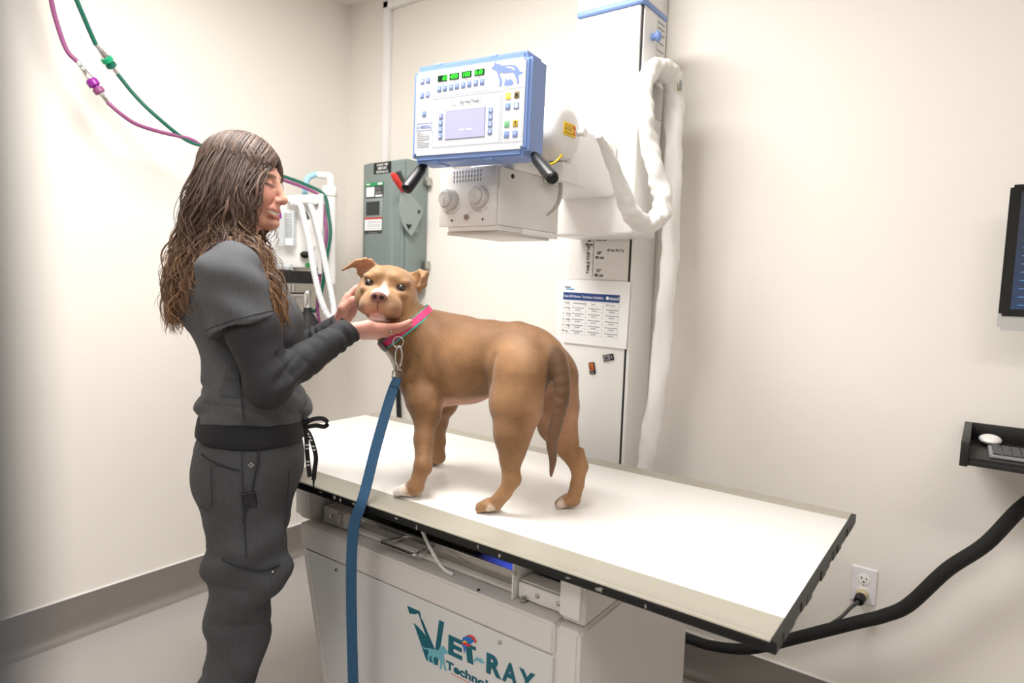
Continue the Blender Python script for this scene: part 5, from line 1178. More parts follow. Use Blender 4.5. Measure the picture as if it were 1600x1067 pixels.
def top_mesh(h=.004):
    f = Field((-.25, -.29, .98), (.30, .27, 1.50), h)
    torso(f, .010)
    f.ell((-.062, 0, 1.33), (.088, .148, .10), k=.05)
    f.ell((-.005, 0, 1.095), (.114, .168, .085), k=.05)                           # blouse over the waistband
    f.ell((.030, 0, 1.065), (.106, .140, .05), k=.03)
    f.chain([SHR+A(-.006, .0, .0), SHR*.42+ELR*.58+A(-.012, 0, 0)], [.066, .072], k=.035); f.chain([SHL, SHL*.5+ELL*.5], [.064, .068], k=.03)
    f.cone((-.06, 0, 1.42), (-.035, 0, 1.455), .075, .062, k=.02)
    # hems and neck opening
    dR = unit(ELR-SHR)
    X, Y, Z = f.grid()
    hemz = 1.013+.010*np.sin(X*22+1)
    f.d = np.maximum(f.d, (hemz-Z).astype(np.float32)+0*Y)
    cp = A(-.017, -.19, 1.276); n_ = unit(A(.30, -.12, -.95))
    dcut = ((X-cp[0])*n_[0]+(Y-cp[1])*n_[1]+(Z-cp[2])*n_[2]).astype(np.float32); mk = (Y < -.128)&(X > -.118)&(Z > 1.12)
    f.d = np.where(mk, np.maximum(f.d, dcut), f.d)
    dL = unit(ELL-SHL); cp = SHL*.5+ELL*.5
    dcut = ((X-cp[0])*dL[0]+(Y-cp[1])*dL[1]+(Z-cp[2])*dL[2]).astype(np.float32); f.d = np.where(Y > .125, np.maximum(f.d, dcut), f.d)
    f.cone(A(-.02, 0, 1.415), A(.03, 0, 1.50), .058, .085, k=.006, op='-')
    v, F = f.mesh(1)
    n_ = normals(v, F); z = v[:, 2]
    low = np.clip((1.17-z)/.10, 0, 1); d = low*.006*np.sin(z*95+wob(v, 3, (14, 14, 5))*2.2+v[:, 0]*18)
    d += .0035*wob(v, 5, (18, 18, 14))+.0022*wob(v, 6, (40, 40, 26))
    # long creases under the arm and across the back
    d += .004*np.sin((v[:, 0]*.9+z*.7)*75+wob(v, 8, (10, 10, 10)))*np.clip(1-abs(z-1.17)/.10, 0, 1)
    t, _ = seg(v, SHR, ELR); d += np.where(v[:, 1] < -.14, .0028*np.sin((v[:, 0]*.5+z)*80+wob(v, 9, (12, 12, 12))*1.5), 0)
    d += .011*np.clip(wob(v, 71, (10, 10, 10)), 0, 1)*crease((v[:, 0]*1.1+z*.6)*26+wob(v, 72, (8, 8, 8))*1.3)
    d += .0060*np.clip(1-abs(z-1.10)/.09, 0, 1)*crease((z*1.2+v[:, 0]*.35)*34+wob(v, 73, (9, 9, 7))*1.3)
    fade = np.clip((z-1.018)/.012, .0, 1)
    return v+n_*(d*fade)[:, None], F
def sleeve_mesh(S_, E_, Wr, seed, h=.0032):
    lo = np.minimum(np.minimum(S_, E_), Wr)-.10; hi = np.maximum(np.maximum(S_, E_), Wr)+.10
    f = Field(lo, hi, h)
    arm(f, S_, E_, Wr, .0040, (.053, .049, .044, .043, .0345, .0275)); f.ell(E_+A(-.008, 0, -.006), (.042, .040, .042), k=.03)
    ax = unit(Wr-E_); f.cut(Wr+ax*.008, ax); f.cut(S_*.62+E_*.38, unit(S_-E_))
    f.cone(Wr+ax*.03, Wr-ax*.010, .0262, .0262, k=.003, op='-')
    v, F = f.mesh(1); n_ = normals(v, F)
    t1, d1 = seg(v, E_, Wr); t0, d0 = seg(v, S_, E_)
    lower = np.clip(t1*6, 0, 1)*(d1 <= d0+.02)
    amp = .0008+.0022*np.clip((t1-.5)/.3, 0, 1)+.0016*np.clip(1-abs(t1-.12)/.25, 0, 1)
    ph = wob(v, seed, (30, 30, 30))*2.4
    d = lower*amp*np.sin(t1*(40+12*t1)+ph)*(.3+.7*wob(v, seed+1, (34, 34, 34), 3))
    bend = np.clip(1-np.linalg.norm(v-E_-A(.03, 0, .02), axis=1)/.075, 0, 1)
    d += bend*.0045*np.sin(wob(v, seed+2, (20, 20, 20))*1.5+(v-E_)@(unit(A(.6, 0, -.8))*150))
    d += .0016*wob(v, seed+3, (30, 30, 30))
    d += .0065*np.clip(wob(v, seed+5, (20, 20, 20))+.2, 0, 1)*crease(t1*15+wob(v, seed+6, (22, 22, 22))*.9)*lower
    d += .010*bend*crease((v-E_)@(unit(A(.75, 0, -.65))*75)+wob(v, seed+7, (15, 15, 15)))
    return v+n_*d[:, None], F
def trousers_mesh(h=.0045):
    f = Field((-.25, -.28, .08), (.25, .28, 1.06), h)
    f.ell((-.010, 0, .945), (.122, .172, .105), k=.02)
    f.ell((-.045, -.078, .915), (.092, .092, .10), k=.03); f.ell((-.045, .078, .915), (.092, .092, .10), k=.03)
    f.cone((.0, 0, .97), (.002, 0, 1.03), .108, .094, k=.03, side=A(0, 1, 0), sq=1.38)
    for Hp, Kn, An in ((HPR, KNR, ANR), (HPL, KNL, ANL)): leg(f, Hp, Kn, An, .0, (.106, .084, .064, .066, .070, .066))
    f.ell(A(.01, -.165, .74), (.075, .022, .10), k=.03)             # cargo pocket
    f.cut(A(.854, .52, 0)*.101, (.854, .52, 0), .012)              # she leans against the table edge
    f.cut((0, 0, 1.028), (.10, 0, 1)); f.cut((0, 0, .095), (0, 0, -1))
    v, F = f.mesh(1); n_ = normals(v, F); z = v[:, 2]; x = v[:, 0]
    dn = np.clip((.88-z)/.12, 0, 1)
    d = dn*(.0055*np.sin((z*.95-x*.55)*46+wob(v, 21, (9, 9, 7))*2.2)+.004*np.sin((z*.8+x*.8)*70+wob(v, 22, (12, 12, 9))*2)*np.clip(1-abs(z-.55)/.2, 0, 1))
    d += .0045*np.clip(1-abs(z-.76)/.05, 0, 1)*np.sin((x*.9+z)*60)*np.clip(-x*8, 0, 1)
    d += .014*dn*np.clip(wob(v, 26, (9, 9, 9)), 0, 1)*crease((z*.95-x*.75)*24+wob(v, 27, (8, 8, 6))*1.3)
    d += .013*dn*np.clip(wob(v, 28, (9, 9, 9)), 0, 1)*crease((z*.95+x*.45)*30+wob(v, 29, (8, 8, 6))*1.4)
    d += .007*(1-dn)*np.clip(wob(v, 30, (10, 10, 10)), 0, 1)*crease((z*.6+x*1.1)*26+wob(v, 31, (8, 8, 6))*1.2)
    d += .003*wob(v, 24, (14, 14, 10))+.0016*wob(v, 25, (40, 40, 30))
    return v+n_*(d*np.clip((1.03-z)/.03, .2, 1))[:, None], F
woman = thing('person', 'woman with long wavy brown hair in grey scrubs holding the dog by the head', 'person', tuple(WG))
def tintmap(v, base): return np.tile(L3(base), (len(v), 1))
bf = body_field(.0028); bv, bF = bf.mesh(1)
q = bv-HC; hq = np.stack([q@HR, q@HU, q@HW], 1)/HS
tn = tintmap(bv, 'd0a08a')
face = blob((0, -.03, .05), (.085, .10, .09), hq, .4)
tn = mixc(tn, L3('d29c85'), face)
for s_ in (-1, 1):
    tn = mixc(tn, L3('c67f6d'), blob((s_*.042, -.036, .07), (.022, .020, .03), hq, .9)*.6)
    tn = mixc(tn, L3('5a4030'), np.maximum(blob((s_*.030, .020, .086), (.018, .0042, .02), hq, .5), blob((s_*.040, .017, .078), (.010, .0035, .02), hq, .5))*.75)
    tn = mixc(tn, L3('1f1411'), np.maximum(blob((s_*.031, -.0055, .086), (.0140, .0034, .014), hq, .5), blob((s_*.042, -.003, .080), (.006, .0028, .012), hq, .5)))
    tn = mixc(tn, L3('b98573'), blob((s_*.031, .001, .086), (.014, .007, .012), hq, .6)*.5)
tn = mixc(tn, L3('d29684'), blob((0, -.040, .112), (.014, .010, .016), hq, .8)*.6)
tn = mixc(tn, L3('b9675f'), np.maximum(blob((0, -.066, .095), (.032, .0045, .025), hq, .4), blob((0, -.0835, .095), (.028, .0055, .025), hq, .4))*.85)
tn = mixc(tn, L3('f1e9df'), np.maximum(blob((0, -.0735, .092), (.020, .0028, .02), hq, .3), np.maximum(blob((.022, -.0705, .085), (.011, .0026, .02), hq, .3), blob((-.022, -.0705, .085), (.011, .0026, .02), hq, .3)))*.9)
hnd = ((bv[:, 0] > .17) & (bv[:, 2] > 1.2)).astype(float)
tn = mixc(tn, L3('d3988a'), hnd*.9)
mesh_obj('body', W2(bv), bF, body_material('skin', .5, (180, 180), .05, .08, .12, .4), woman, tn)
SCRUB = mat('scrub_heather', '525356', .85, var=.35, scale=1, bump=.25, bscale=500, stretch=(420, 420, 26))
SCRUB2 = mat('scrub_trouser', '454649', .85, var=.35, scale=1, bump=.25, bscale=500, stretch=(420, 420, 26))
UNDER = mat('underscrub_charcoal', '2b2b2e', .8, var=.2, scale=300, bump=.2, bscale=600)
def cloth(nm, vF, mm, par=woman): return mesh_obj(nm, W2(vF[0]), vF[1], mm, par)
cv_, cF_ = top_mesh(); topo = cloth('scrub_top', (cv_, cF_), SCRUB)
SEAM0 = mat('seam_charcoal', '3a3b3e', .9)  # even dark grey for the top's stitched seams
_dc = (cv_-A(-.017, -.19, 1.276))@unit(A(.30, -.12, -.95)); _c = cv_[(abs(_dc+.013) < .0035) & (cv_[:, 1] < -.135) & (cv_[:, 2] > 1.12)]
_m = _c.mean(0); _an = np.arctan2(_c[:, 1]-_m[1], _c[:, 0]-_m[0]); _r = [ _c[abs((_an-t+PI) % (2*PI)-PI) < .2] for t in np.linspace(-PI, PI, 29)[:-1]]
_r = [q_.mean(0)+unit((q_.mean(0)-_m)*A(1, 1, 0))*.0012 for q_ in _r if len(q_)]
B().tube([w(tuple(p)) for p in _r], .0011, 6, closed=True).obj('sleeve_hem_stitch', SEAM0, topo)
def tsurf(x, z):
    c = cv_[(abs(cv_[:, 0]-x) < .012) & (abs(cv_[:, 2]-z) < .012) & (cv_[:, 1] < 0)]; return (x, (c[:, 1].min() if len(c) else -.14)-.0006, z)
B().tube([w(tsurf(x, z)) for x, z in ((-.030, 1.165), (-.027, 1.14), (-.024, 1.11), (-.021, 1.08), (-.019, 1.055), (-.018, 1.04))], .0012, 6).obj('side_seam', SEAM0, topo)
for a in ((SHR, ELR, WRR, 40), (SHL, ELL, WRL, 50)): cloth('sleeve', sleeve_mesh(*a), UNDER)
tv, tF = trousers_mesh(); tro = cloth('trousers', (tv, tF), SCRUB2)
# ribbed waistband
wb = B(); n = 72; prof = [(1.052, -.030), (1.046, -.008), (1.040, -.002), (1.030, .002), (1.014, .005), (1.004, .006), (.997, -.003)]
wc = tv[(tv[:, 2] > .985) & (tv[:, 2] < 1.012)]; wa = np.arctan2(wc[:, 1], wc[:, 0]+.003); wr_ = np.hypot(wc[:, 1], wc[:, 0]+.003)
rad_ = np.array([np.percentile(wr_[abs((wa-t+PI) % (2*PI)-PI) < .09], 70) for t in np.linspace(0, 2*PI, n+1)[:-1]])
for _ in range(6): rad_ = .5*rad_+.25*np.roll(rad_, 1)+.25*np.roll(rad_, -1)
vs = []; fs = []
for z, g in prof:
    for j in range(n):
        t = 2*PI*j/n; rr_ = rad_[j]+g
        vs.append(w((-.003+rr_*math.cos(t), rr_*math.sin(t), z-.008*math.cos(t)+.0012*math.sin(9*t))))
k = len(prof)
for i in range(k-1):
    for j in range(n): fs.append((i*n+j, i*n+(j+1) % n, (i+1)*n+(j+1) % n, (i+1)*n+j))
wb.add(vs, fs).obj('waistband', mat('waistband_black', '1d1d21', .85, var=.2, scale=300), woman, smooth=180)
# seams and pockets on the near side of the trousers
near = tv[tv[:, 1] < -.03]
def surf(x, z, lift=.0008):
    m_ = (abs(near[:, 0]-x) < .012) & (abs(near[:, 2]-z) < .012)
    c = near[m_]
    y = c[:, 1].min() if len(c) else -.16
    return (x, y-lift, z)
SEAM = mat('seam_dark', '2a2b2e', .9); SEAML = mat('seam_light', '6b6c70', .9)
def seam(pts, r=.0011, mm=SEAM, nm='seam'):
    P = [w(surf(p.x, p.z)) for p in catmull([(x, 0, z) for x, z in pts], 5)]
    return B().tube(P, r, 6).obj(nm, mm, tro)
seam([(-.104, .99), (-.085, .981), (-.06, .972), (-.029, .962)], .0022)                       # slanted back-pocket mouth
seam([(-.085, .972), (-.084, .92), (-.084, .885), (-.092, .872), (-.108, .880)], .0011)
seam([(-.024, 1.012), (-.023, .96), (-.021, .90), (-.019, .84), (-.015, .77)], .0011)
seam([(.010, 1.005), (.008, .975), (.001, .94), (-.006, .905), (-.018, .86), (-.022, .845)], .0022)     # curved front-pocket mouth
seam([(-.065, .765), (-.02, .742), (.02, .728), (.055, .735)], .0022)                      # cargo-pocket mouth
seam([(.075, .95), (.072, .88), (.066, .80)], .0010)
for dx, dz in ((-.004, 0), (.004, 0), (0, .004), (0, -.004)):
    p = surf(-.005+dx, .972+dz, .0015); B().box((-.0016, -.0004, -.0016), (.0016, .0004, .0016), 0, R=None).obj('tmp', SEAML) if False else None
    c = W2(A(*p)); b_ = B(Matrix.Translation(c) @ Matrix(((WFv[0], WLv[0], 0, 0), (WFv[1], WLv[1], 0, 0), (0, 0, 1, 0), (0, 0, 0, 1))) @ Matrix.Rotation(PI/4, 4, 'Y'))
    b_.box((-.0022, -.0005, -.0022), (.0022, .0005, .0022)); b_.obj('emblem', mat('emblem_grey', '8d8a88', .7), tro)
p = surf(.040, .722, .001); B().ball(w(p), .0035, 10).obj('rivet', STEEL, tro)
# drawstring bow with tails
STR = mat('drawstring_black', '0e0e10', .7)
def strap(pts, wd=.011, acr=(0, .25, 1), nm='drawstring', par=woman):
    P = [W2(A(*p)) for p in [tuple(q_) for q_ in catmull(pts, 6)]]; ac = WFv*acr[0]+WLv*acr[1]+A(0, 0, acr[2])
    return B().ribbon(P, wd, .0022, tuple(ac)).obj(nm, STR, par, smooth=60)
bow = strap([(.112, -.03, 1.018), (.135, -.035, 1.032), (.160, -.035, 1.034), (.174, -.032, 1.022), (.166, -.03, 1.012), (.145, -.03, 1.016), (.116, -.03, 1.012)])
strap([(.114, -.03, 1.014), (.122, -.04, 1.035), (.118, -.055, 1.040), (.112, -.05, 1.022), (.113, -.03, 1.012)], acr=(1, .2, .2))
t1 = strap([(.116, -.032, 1.014), (.130, -.036, .995), (.140, -.036, .965), (.146, -.036, .935), (.143, -.036, .905), (.141, -.036, .880)], acr=(1, .3, 0))
t2 = strap([(.114, -.034, 1.012), (.122, -.042, .99), (.124, -.042, .955), (.128, -.042, .915), (.131, -.042, .89)], acr=(1, .3, 0))
WPR = mat('white_print', 'd8d8d8', .7)
for i in range(7): B().box((-.0035, -.0006, -.0012), (.0035, .0006, .0012)) if False else None
for (x, y, z, a) in ((.1275, -.0385, .998, .55), (.131, -.0385, .99, .5), (.134, -.0385, .982, .4), (.139, -.0385, .966, .25), (.1415, -.0385, .957, .2), (.124, -.0445, .972, .1), (.1245, -.0445, .963, .1), (.1265, -.0445, .93, .15), (.1275, -.0445, .921, .15)):
    b_ = B(Matrix.Translation(W2(A(x, y, z))) @ Matrix(((WFv[0], WLv[0], 0, 0), (WFv[1], WLv[1], 0, 0), (0, 0, 1, 0), (0, 0, 0, 1))) @ Matrix.Rotation(a, 4, 'Y'))
    b_.box((-.0032, -.0004, -.0024), (.0032, .0004, .0012)); b_.obj('string_print', WPR, t1)
B().tube([w((.141, -.036, .880)), w((.1405, -.036, .868)), w((.142, -.036, .858))], [.003, .0022, .0014], 8).obj('string_tip', STR, woman)
ph = thing('phone', 'black phone tucked into the side pocket of the grey trousers', 'phone', w((-.012, -.16, .85)))
pc = surf(-.010, .890, -.002); Mp = Matrix.Translation(W2(A(*pc))) @ Matrix(((WFv[0], WLv[0], 0, 0), (WFv[1], WLv[1], 0, 0), (0, 0, 1, 0), (0, 0, 0, 1))) @ Matrix.Rotation(-.12, 4, 'Y') @ Matrix.Rotation(.34, 4, 'X')
B(Mp).box((-.013, -.003, -.05), (.017, .004, .024), .003, 3).obj('case', BLACK, ph); B(Mp).box((-.010, -.0036, -.046), (.014, -.0031, .020), .0002).obj('screen', mat('phone_glass', '1a1b1f', .12), ph)
# shoes
for An in (ANR, ANL):
    f = Field(An+A(-.08, -.06, -.105), An+A(.20, .06, .03), .005)
    f.chain([An+A(-.03, 0, -.055), An+A(.05, 0, -.06), An+A(.14, 0, -.075)], [.046, .046, .036], k=.02, side=A(0, 0, 1), sq=.9); f.cone(An+A(-.01, 0, -.04), An+A(-.012, 0, .0), .045, .042, k=.02)
    f.cut(An+A(0, 0, -.098), (0, 0, -1)); cloth('shoe', f.mesh(2), mat('shoe_black', '17171a', .5))
# ring
_rc = RING[0]*.45+RING[1]*.55; _ra = unit(RING[1]-RING[0]); _r1 = unit(np.cross(_ra, A(0, 0, 1))); _r2 = np.cross(_ra, _r1)
B().tube([w(tuple(_rc+.0092*(_r1*math.cos(t)+_r2*math.sin(t)))) for t in np.linspace(0, 2*PI, 22)[:-1]], .0013, 8, closed=True).obj('ring', CHROME, woman)
# ------------------------------------------------------------------ hair
GUIDES = [
 [(.050, -.020, 1.664), (.034, -.052, 1.634), (.008, -.083, 1.579), (-.012, -.092, 1.520), (-.016, -.098, 1.466), (.012, -.125, 1.419), (.046, -.140, 1.356), (.076, -.135, 1.267)],
 [(.038, -.015, 1.682), (.014, -.060, 1.639), (-.016, -.093, 1.568), (-.028, -.102, 1.503), (-.024, -.115, 1.453), (.008, -.150, 1.404), (.037, -.165, 1.335), (.067, -.150, 1.243)],
 [(.019, -.010, 1.700), (-.006, -.065, 1.643), (-.033, -.100, 1.558), (-.043, -.108, 1.487), (-.041, -.130, 1.437), (-.015, -.175, 1.389), (.015, -.190, 1.329), (.042, -.180, 1.259)],
 [(-.003, .000, 1.708), (-.036, -.060, 1.652), (-.065, -.098, 1.556), (-.082, -.100, 1.485), (-.089, -.120, 1.432), (-.085, -.150, 1.387), (-.06, -.180, 1.345), (-.04, -.190, 1.30)],
 [(-.023, .010, 1.708), (-.066, -.050, 1.656), (-.098, -.085, 1.561), (-.117, -.085, 1.491), (-.135, -.085, 1.427), (-.155, -.085, 1.364), (-.164, -.080, 1.307), (-.160, -.070, 1.250)],
 [(-.034, .020, 1.708), (-.087, -.020, 1.662), (-.114, -.045, 1.567), (-.130, -.045, 1.492), (-.146, -.045, 1.423), (-.160, -.040, 1.356), (-.164, -.035, 1.291), (-.158, -.030, 1.232)],
 [(-.034, .030, 1.708), (-.096, .020, 1.665), (-.118, .020, 1.571), (-.132, .025, 1.489), (-.148, .030, 1.415), (-.162, .030, 1.347), (-.165, .030, 1.295), (-.160, .030, 1.249)],
 [(-.013, .020, 1.708), (-.070, .060, 1.672), (-.100, .080, 1.581), (-.115, .090, 1.504), (-.132, .090, 1.433), (-.150, .090, 1.378), (-.158, .090, 1.324), (-.155, .090, 1.277)],
 [(.030, .020, 1.697), (.001, .070, 1.658), (-.028, .095, 1.581), (-.043, .100, 1.509), (-.051, .110, 1.446), (-.037, .140, 1.390), (-.014, .150, 1.325), (.001, .140, 1.268)],
 [(.056, .010, 1.668), (.060, .040, 1.646), (.056, .066, 1.616), (.040, .082, 1.564), (.030, .092, 1.499), (.040, .110, 1.450), (.060, .120, 1.385), (.075, .110, 1.302)]]
GU = np.array([[tuple(p) for p in catmull(g, 6)] for g in GUIDES])          # guides resampled: (10, 43, 3)
hf = Field((-.22, -.25, 1.24), (.13, .20, 1.73), .004)
hf.ell(HD(0, .033, -.014), HS*A(.075, .085, .095), HRM, k=.01)
for gi, g in enumerate(GU):
    kk = 30 if gi in (0, 1, 2, 9) else 36
    P_ = [g[i] for i in range(2, kk, 4)]
    c0 = HC+A(0, 0, -.02)
    P_ = [p+(c0-p)*(.22 if p[2] > 1.47 else 0)*A(1, 1, .3) for p in P_]
    hf.chain(P_, list(np.interp(np.linspace(0, 1, len(P_)), [0, .3, .6, 1], [.018, .028, .016, .006])), k=.02)
# keep the face clear
hf.ell(HD(.012, -.035, .085), HS*A(.058, .085, .060), HRM, k=.01, op='-')
hv, hF = hf.mesh(1); n_ = normals(hv, hF)
ang = np.arctan2(hv[:, 1]-.0, hv[:, 0]+.04)
hv = hv+n_*(.0035*np.sin(ang*46+wob(hv, 61, (25, 25, 14))*2.5)+.002*wob(hv, 62, (60, 60, 20)))[:, None]
HAIRM = body_material('hair_brown', .5, (900, 900), .25, .3, 0, .35)
ht = mixc(tintmap(hv, '3a2a20'), L3('5a4230'), np.clip(.5+.5*wob(hv, 63, (60, 60, 12)), 0, 1))
hair = mesh_obj('hair', W2(hv), hF, HAIRM, woman, ht)
rh = np.random.RandomState(11)
def lock_mesh(n, rad, jit, wave, flat_, cols, nm, seed):
    rh = np.random.RandomState(seed); V = []; Fc = []; T = []; base = 0; ns = 5
    for _ in range(n):
        gpos = rh.rand()*9; i0 = min(int(gpos), 8); fr = gpos-i0
        if i0 == 8 and rh.rand() < .35: continue
        g = GU[i0]*(1-fr)+GU[i0+1]*fr; K_ = int(43*rh.uniform(.72, 1.0)); g = g[:K_]
        t = np.linspace(0, 1, K_); L_ = t*K_/43
        off = rh.randn(3)*jit; grow = np.clip(L_*3, .25, 1.0)[:, None]
        tang = np.gradient(g, axis=0); tang /= np.linalg.norm(tang, axis=1)[:, None]
        out = g-(HC+A(0, 0, -.10)); out[:, 2] *= .2; out -= tang*(out*tang).sum(1)[:, None]; out /= np.linalg.norm(out, axis=1)[:, None]+1e-9
        sd_ = np.cross(tang, out)
        ph1, ph2 = 5.5*gpos+rh.randn()*.8, 4.1*gpos+1+rh.randn()*.8; wl = 25+4*math.sin(gpos*2.3)+rh.randn()*1.5; am = wave*rh.uniform(.5, 1.4)*np.clip((L_-.12)*2.6, 0, 1)
        p = g+off*grow+sd_*(am*np.sin(L_*wl+ph1))[:, None]+out*(am*.7*np.sin(L_*wl*.9+ph2)+abs(rh.randn())*jit*.5*grow[:, 0])[:, None]
        fq = (p-HC); fl = np.stack([fq@HR, fq@HU, fq@HW], 1)/HS; ql = np.sqrt((((fl-A(.016, -.045, .085))/A(.062, .088, .066))**2).sum(1))
        push = np.clip(1.05-ql, 0, .6)*(gpos < 5); p = p-HW*(push*.07)[:, None]+HR*(push*.03)[:, None]
        fq = (p-HC); fl = np.stack([fq@HR, fq@HU, fq@HW], 1)/HS-A(0, .033, -.014); qe = np.sqrt(((fl/A(.082, .092, .102))**2).sum(1))
        lift = np.where(qe < 1.0+.04*rh.rand(), (1.0+.04*rh.rand())/np.maximum(qe, .3), 1.0)[:, None]; cc_ = HD(0, .033, -.014); p = cc_+(p-cc_)*(1+(lift-1)*np.clip((p[:, 2:3]-1.52)/.08, 0, 1))
        r_ = rad*rh.uniform(.6, 1.3)*np.interp(t, [0, .15, .6, .9, 1], [.5, 1, 1, .6, .15])
        a = np.linspace(0, 2*PI, ns+1)[:-1]
        ring = p[:, None, :]+sd_[:, None, :]*(np.cos(a)[None, :, None]*r_[:, None, None])+out[:, None, :]*(np.sin(a)[None, :, None]*r_[:, None, None]*flat_)
        V.append(ring.reshape(-1, 3)); i = np.arange(K_-1)[:, None]*ns; j = np.arange(ns)[None, :]
        Fc.append(np.stack([base+i+j, base+i+(j+1) % ns, base+i+ns+(j+1) % ns, base+i+ns+j], -1).reshape(-1, 4)); base += K_*ns
        c = cols[rh.randint(len(cols))]; c0_, c1_ = L3(c[0]), L3(c[1]); tt = np.clip((L_-.35)*1.7, 0, 1)[:, None]
        T.append(np.repeat(c0_*(1-tt)+c1_*tt, ns, 0)*rh.uniform(.8, 1.2))
    return mesh_obj(nm, W2(np.concatenate(V)), np.concatenate(Fc), HAIRM, hair, np.clip(np.concatenate(T), 0, 1))
CO_ = [('4d3a30', '826047'), ('5b473a', '977250'), ('41312a', '6d5142'), ('685245', 'ab845f')]
lock_mesh(700, .0042, .0070, .0135, .5, CO_, 'locks', 21)['kind'] = 'stuff'
lock_mesh(2600, .0009, .0090, .0135, .8, CO_, 'fine_strands', 22)['kind'] = 'stuff'
# ------------------------------------------------------------------ collar, clip and leash
def sdf_at(f, p):
    q_ = (np.asarray(p)-f.lo)/f.h; i = np.clip(np.floor(q_).astype(int), 0, f.n-2); t = q_-i; s_ = 0
    for a in (0, 1):
        for b in (0, 1):
            for c in (0, 1):
                s_ += f.d[i[0]+a, i[1]+b, i[2]+c]*(t[0] if a else 1-t[0])*(t[1] if b else 1-t[1])*(t[2] if c else 1-t[2])
    return s_
C0 = A(0, 0, 1.38); pA = C0+1.63*fwd_at(668, 487); pB = C0+1.60*fwd_at(592, 547); pC = C0+1.52*fwd_at(634, 518)
nrm = unit(np.cross(pB-pA, pC-pA)); cen = (pA+pB)/2+unit(fwd_at(630, 510))*.030; cen = cen-nrm*((cen-pA)@nrm)
if nrm@unit(fwd_at(600, 450)*0+A(0, 0, 1)) < 0: nrm = -nrm
e1 = unit(np.cross(nrm, A(0, 0, 1))); e2 = np.cross(nrm, e1); ring = []
for t in np.linspace(0, 2*PI, 61)[:-1]:
    d = e1*math.cos(t)+e2*math.sin(t); r_ = .02
    while r_ < .15 and sdf_at(fd, cen+d*r_) < 0: r_ += .001
    ring.append(r_)
ring = np.array(ring)
for _ in range(6): ring = .5*ring+.25*np.roll(ring, 1)+.25*np.roll(ring, -1)
def cpt(i, lift, s_): t = 2*PI*i/60; return cen+(e1*math.cos(t)+e2*math.sin(t))*(ring[i % 60]+lift)+nrm*s_
collar = thing('dog_collar', 'pink and teal dog collar with a grey buckle', 'collar', tuple(cen-A(0, 0, .08)))
def band(nm, s0, s1, lift, th, mm):
    vs = []; fs = []
    for i in range(60):
        for s_, l in ((s0, lift), (s1, lift), (s1, lift+th), (s0, lift+th)): vs.append(cpt(i, l, s_))
    for i in range(60):
        for j in range(4): fs.append((i*4+j, i*4+(j+1) % 4, ((i+1) % 60)*4+(j+1) % 4, ((i+1) % 60)*4+j))
    return B().add(vs, fs).obj(nm, mm, collar, smooth=50)
band('strap', -.0125, .0125, .0005, .003, mat('collar_teal', '4fb5a2', .6, var=.1, scale=300))
band('pink_stripe', -.0075, .0100, .0032, .0012, mat('collar_pink', 'f0528a', .6, var=.1, scale=300))
# buckle where the collar crosses the throat, clip and leash on the near side
pp = np.array([project_px(cpt(i, .004, 0)) for i in range(60)])
vis = np.array([np.linalg.norm(cpt(i, 0, 0)-C0) for i in range(60)])
ib = int(np.argmin((pp[:, 0]-601)**2+(pp[:, 1]-541)**2+(vis > np.median(vis))*1e5))
ic = int(np.argmin((pp[:, 0]-624)**2+(pp[:, 1]-528)**2+(vis > np.median(vis))*1e5))
def local(i, lift): t = 2*PI*i/60; o_ = e1*math.cos(t)+e2*math.sin(t); tg = unit(cpt(i+1, 0, 0)-cpt(i-1, 0, 0)); return frame(tuple(cpt(i, lift, 0)), tuple(tg), tuple(o_))
Mb = local(ib, .004)
BK = mat('buckle_grey', '6f7474', .45)
bk = B(Mb).box((-.022, -.0155, 0), (.022, .0155, .009), .004, 3).obj('buckle', BK, collar)
B(Mb).tube([(.007*math.cos(t), .007*math.sin(t), .0092) for t in np.linspace(0, 2*PI, 20)[:-1]], .0008, 6, closed=True).obj('buckle_groove', GREYDK, bk)
B(Mb).ball((0, 0, .009), (.009, .0075, .0022), 16).obj('buckle_button', mat('buckle_pink', 'd8408c', .4), bk)
Pc = cpt(ic, .006, -.004); oo = unit(Pc-cen); dn = A(0, 0, -1)
vv = unit(-fwd_at(622, 530)); RR = A(*rgt)
dc = Pc+A(0, 0, -.012)+vv*.004
B().tube([tuple(dc+RR*(.013*math.cos(t))+dn*(.014*math.sin(t))) for t in np.linspace(0, 2*PI, 28)[:-1]], .0022, 10, closed=True).obj('d_ring', CHROME, collar)
leash = thing('dog_leash', 'blue webbing leash clipped to the collar and hanging over the table edge', 'leash', (-1.2, .985, .05))
c0 = dc+dn*.010+vv*.003
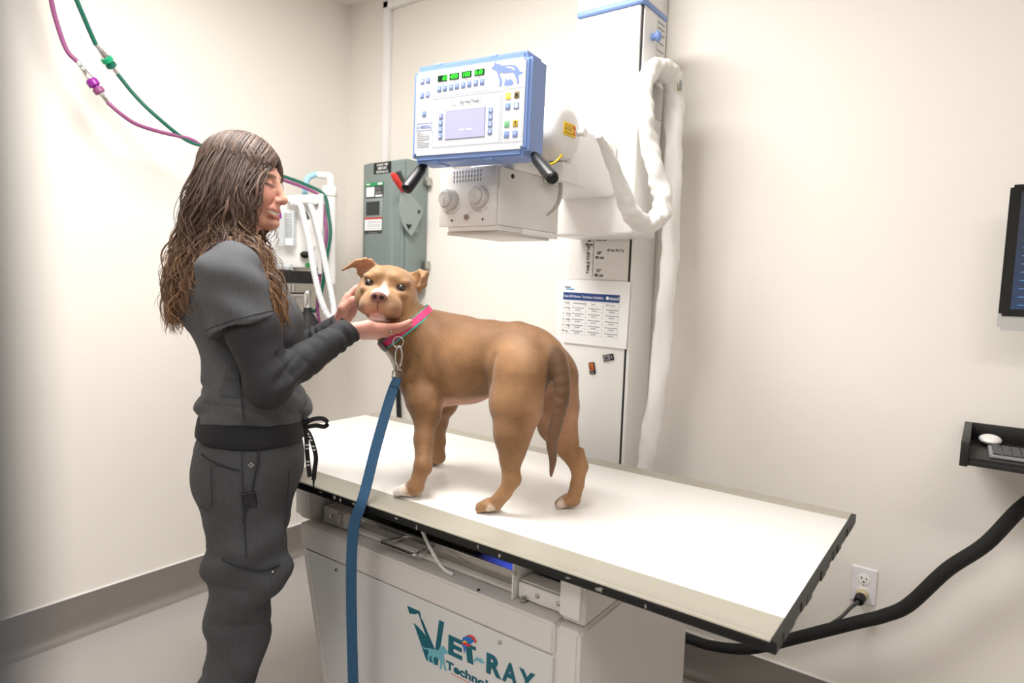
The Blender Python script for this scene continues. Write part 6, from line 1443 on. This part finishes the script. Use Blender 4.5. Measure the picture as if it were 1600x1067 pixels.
cl = [c0+RR*(.0085*math.sin(t)+.002)+dn*(.026-.026*math.cos(t)) for t in np.linspace(0, 2*PI, 24)[:-1]]
B().tube([tuple(p) for p in cl], .0031, 10, closed=True).obj('snap_hook', CHROME, leash)
c1 = c0+dn*.050
B().cyl(tuple(c1-dn*.002), tuple(c1+dn*.010), .0058, .0045, n=14, bev=.001).obj('swivel', STEEL, leash)
ri = c1+dn*.018
B().tube([tuple(ri+RR*s_) for s_ in ()], .002) if False else None
B().tube([tuple(ri+RR*a+dn*b) for a, b in ((-.013, .012), (-.012, -.004), (-.006, -.010), (.006, -.010), (.012, -.004), (.013, .012), (.008, .015), (-.008, .015))], .0021, 8, closed=True).obj('leash_ring', CHROME, leash)
top_ = ri+dn*.012
ed = A(-1.146, .990, .868)
P = [top_, top_*.9+ed*.1+A(0, -.004, 0), top_*.7+ed*.3+A(0, -.006, 0), top_*.4+ed*.6+A(0, -.005, 0), top_*.12+ed*.88, ed+A(0, -.004, -.012), A(-1.163, .980, .80), A(-1.168, .978, .70), A(-1.166, .980, .55), A(-1.160, .982, .40), A(-1.155, .985, .30)]
PP = catmull([tuple(p) for p in P], 10)
nP = len(PP); ac = [tuple(unit(A(.80, .55, .05)*(1-i/nP)+A(.86, .30, 0)*(i/nP))) for i in range(nP)]
B().ribbon(PP, list(np.interp(np.arange(nP), [0, nP*.12, nP*.5, nP*.9, nP], [.022, .025, .0255, .0265, .0265])), .0035, ac).obj('webbing', LASHB, leash, smooth=60)
for i0, i1 in ((1, 9),): B().ribbon([tuple(A(*p)+vv*.0035) for p in PP[i0:i1]], .0215, .003, ac[i0:i1]).obj('stitched_fold', LASHB, leash, smooth=60)
lp = catmull([(-1.155, .985, .30), (-1.15, .984, .26), (-1.115, .984, .16), (-1.12, .984, .09), (-1.16, .984, .075), (-1.195, .984, .11), (-1.185, .984, .20), (-1.16, .984, .28)], 6)
B().ribbon(lp, .0265, .0035, (0, 1, 0)).obj('hand_loop', LASHB, leash, smooth=60)
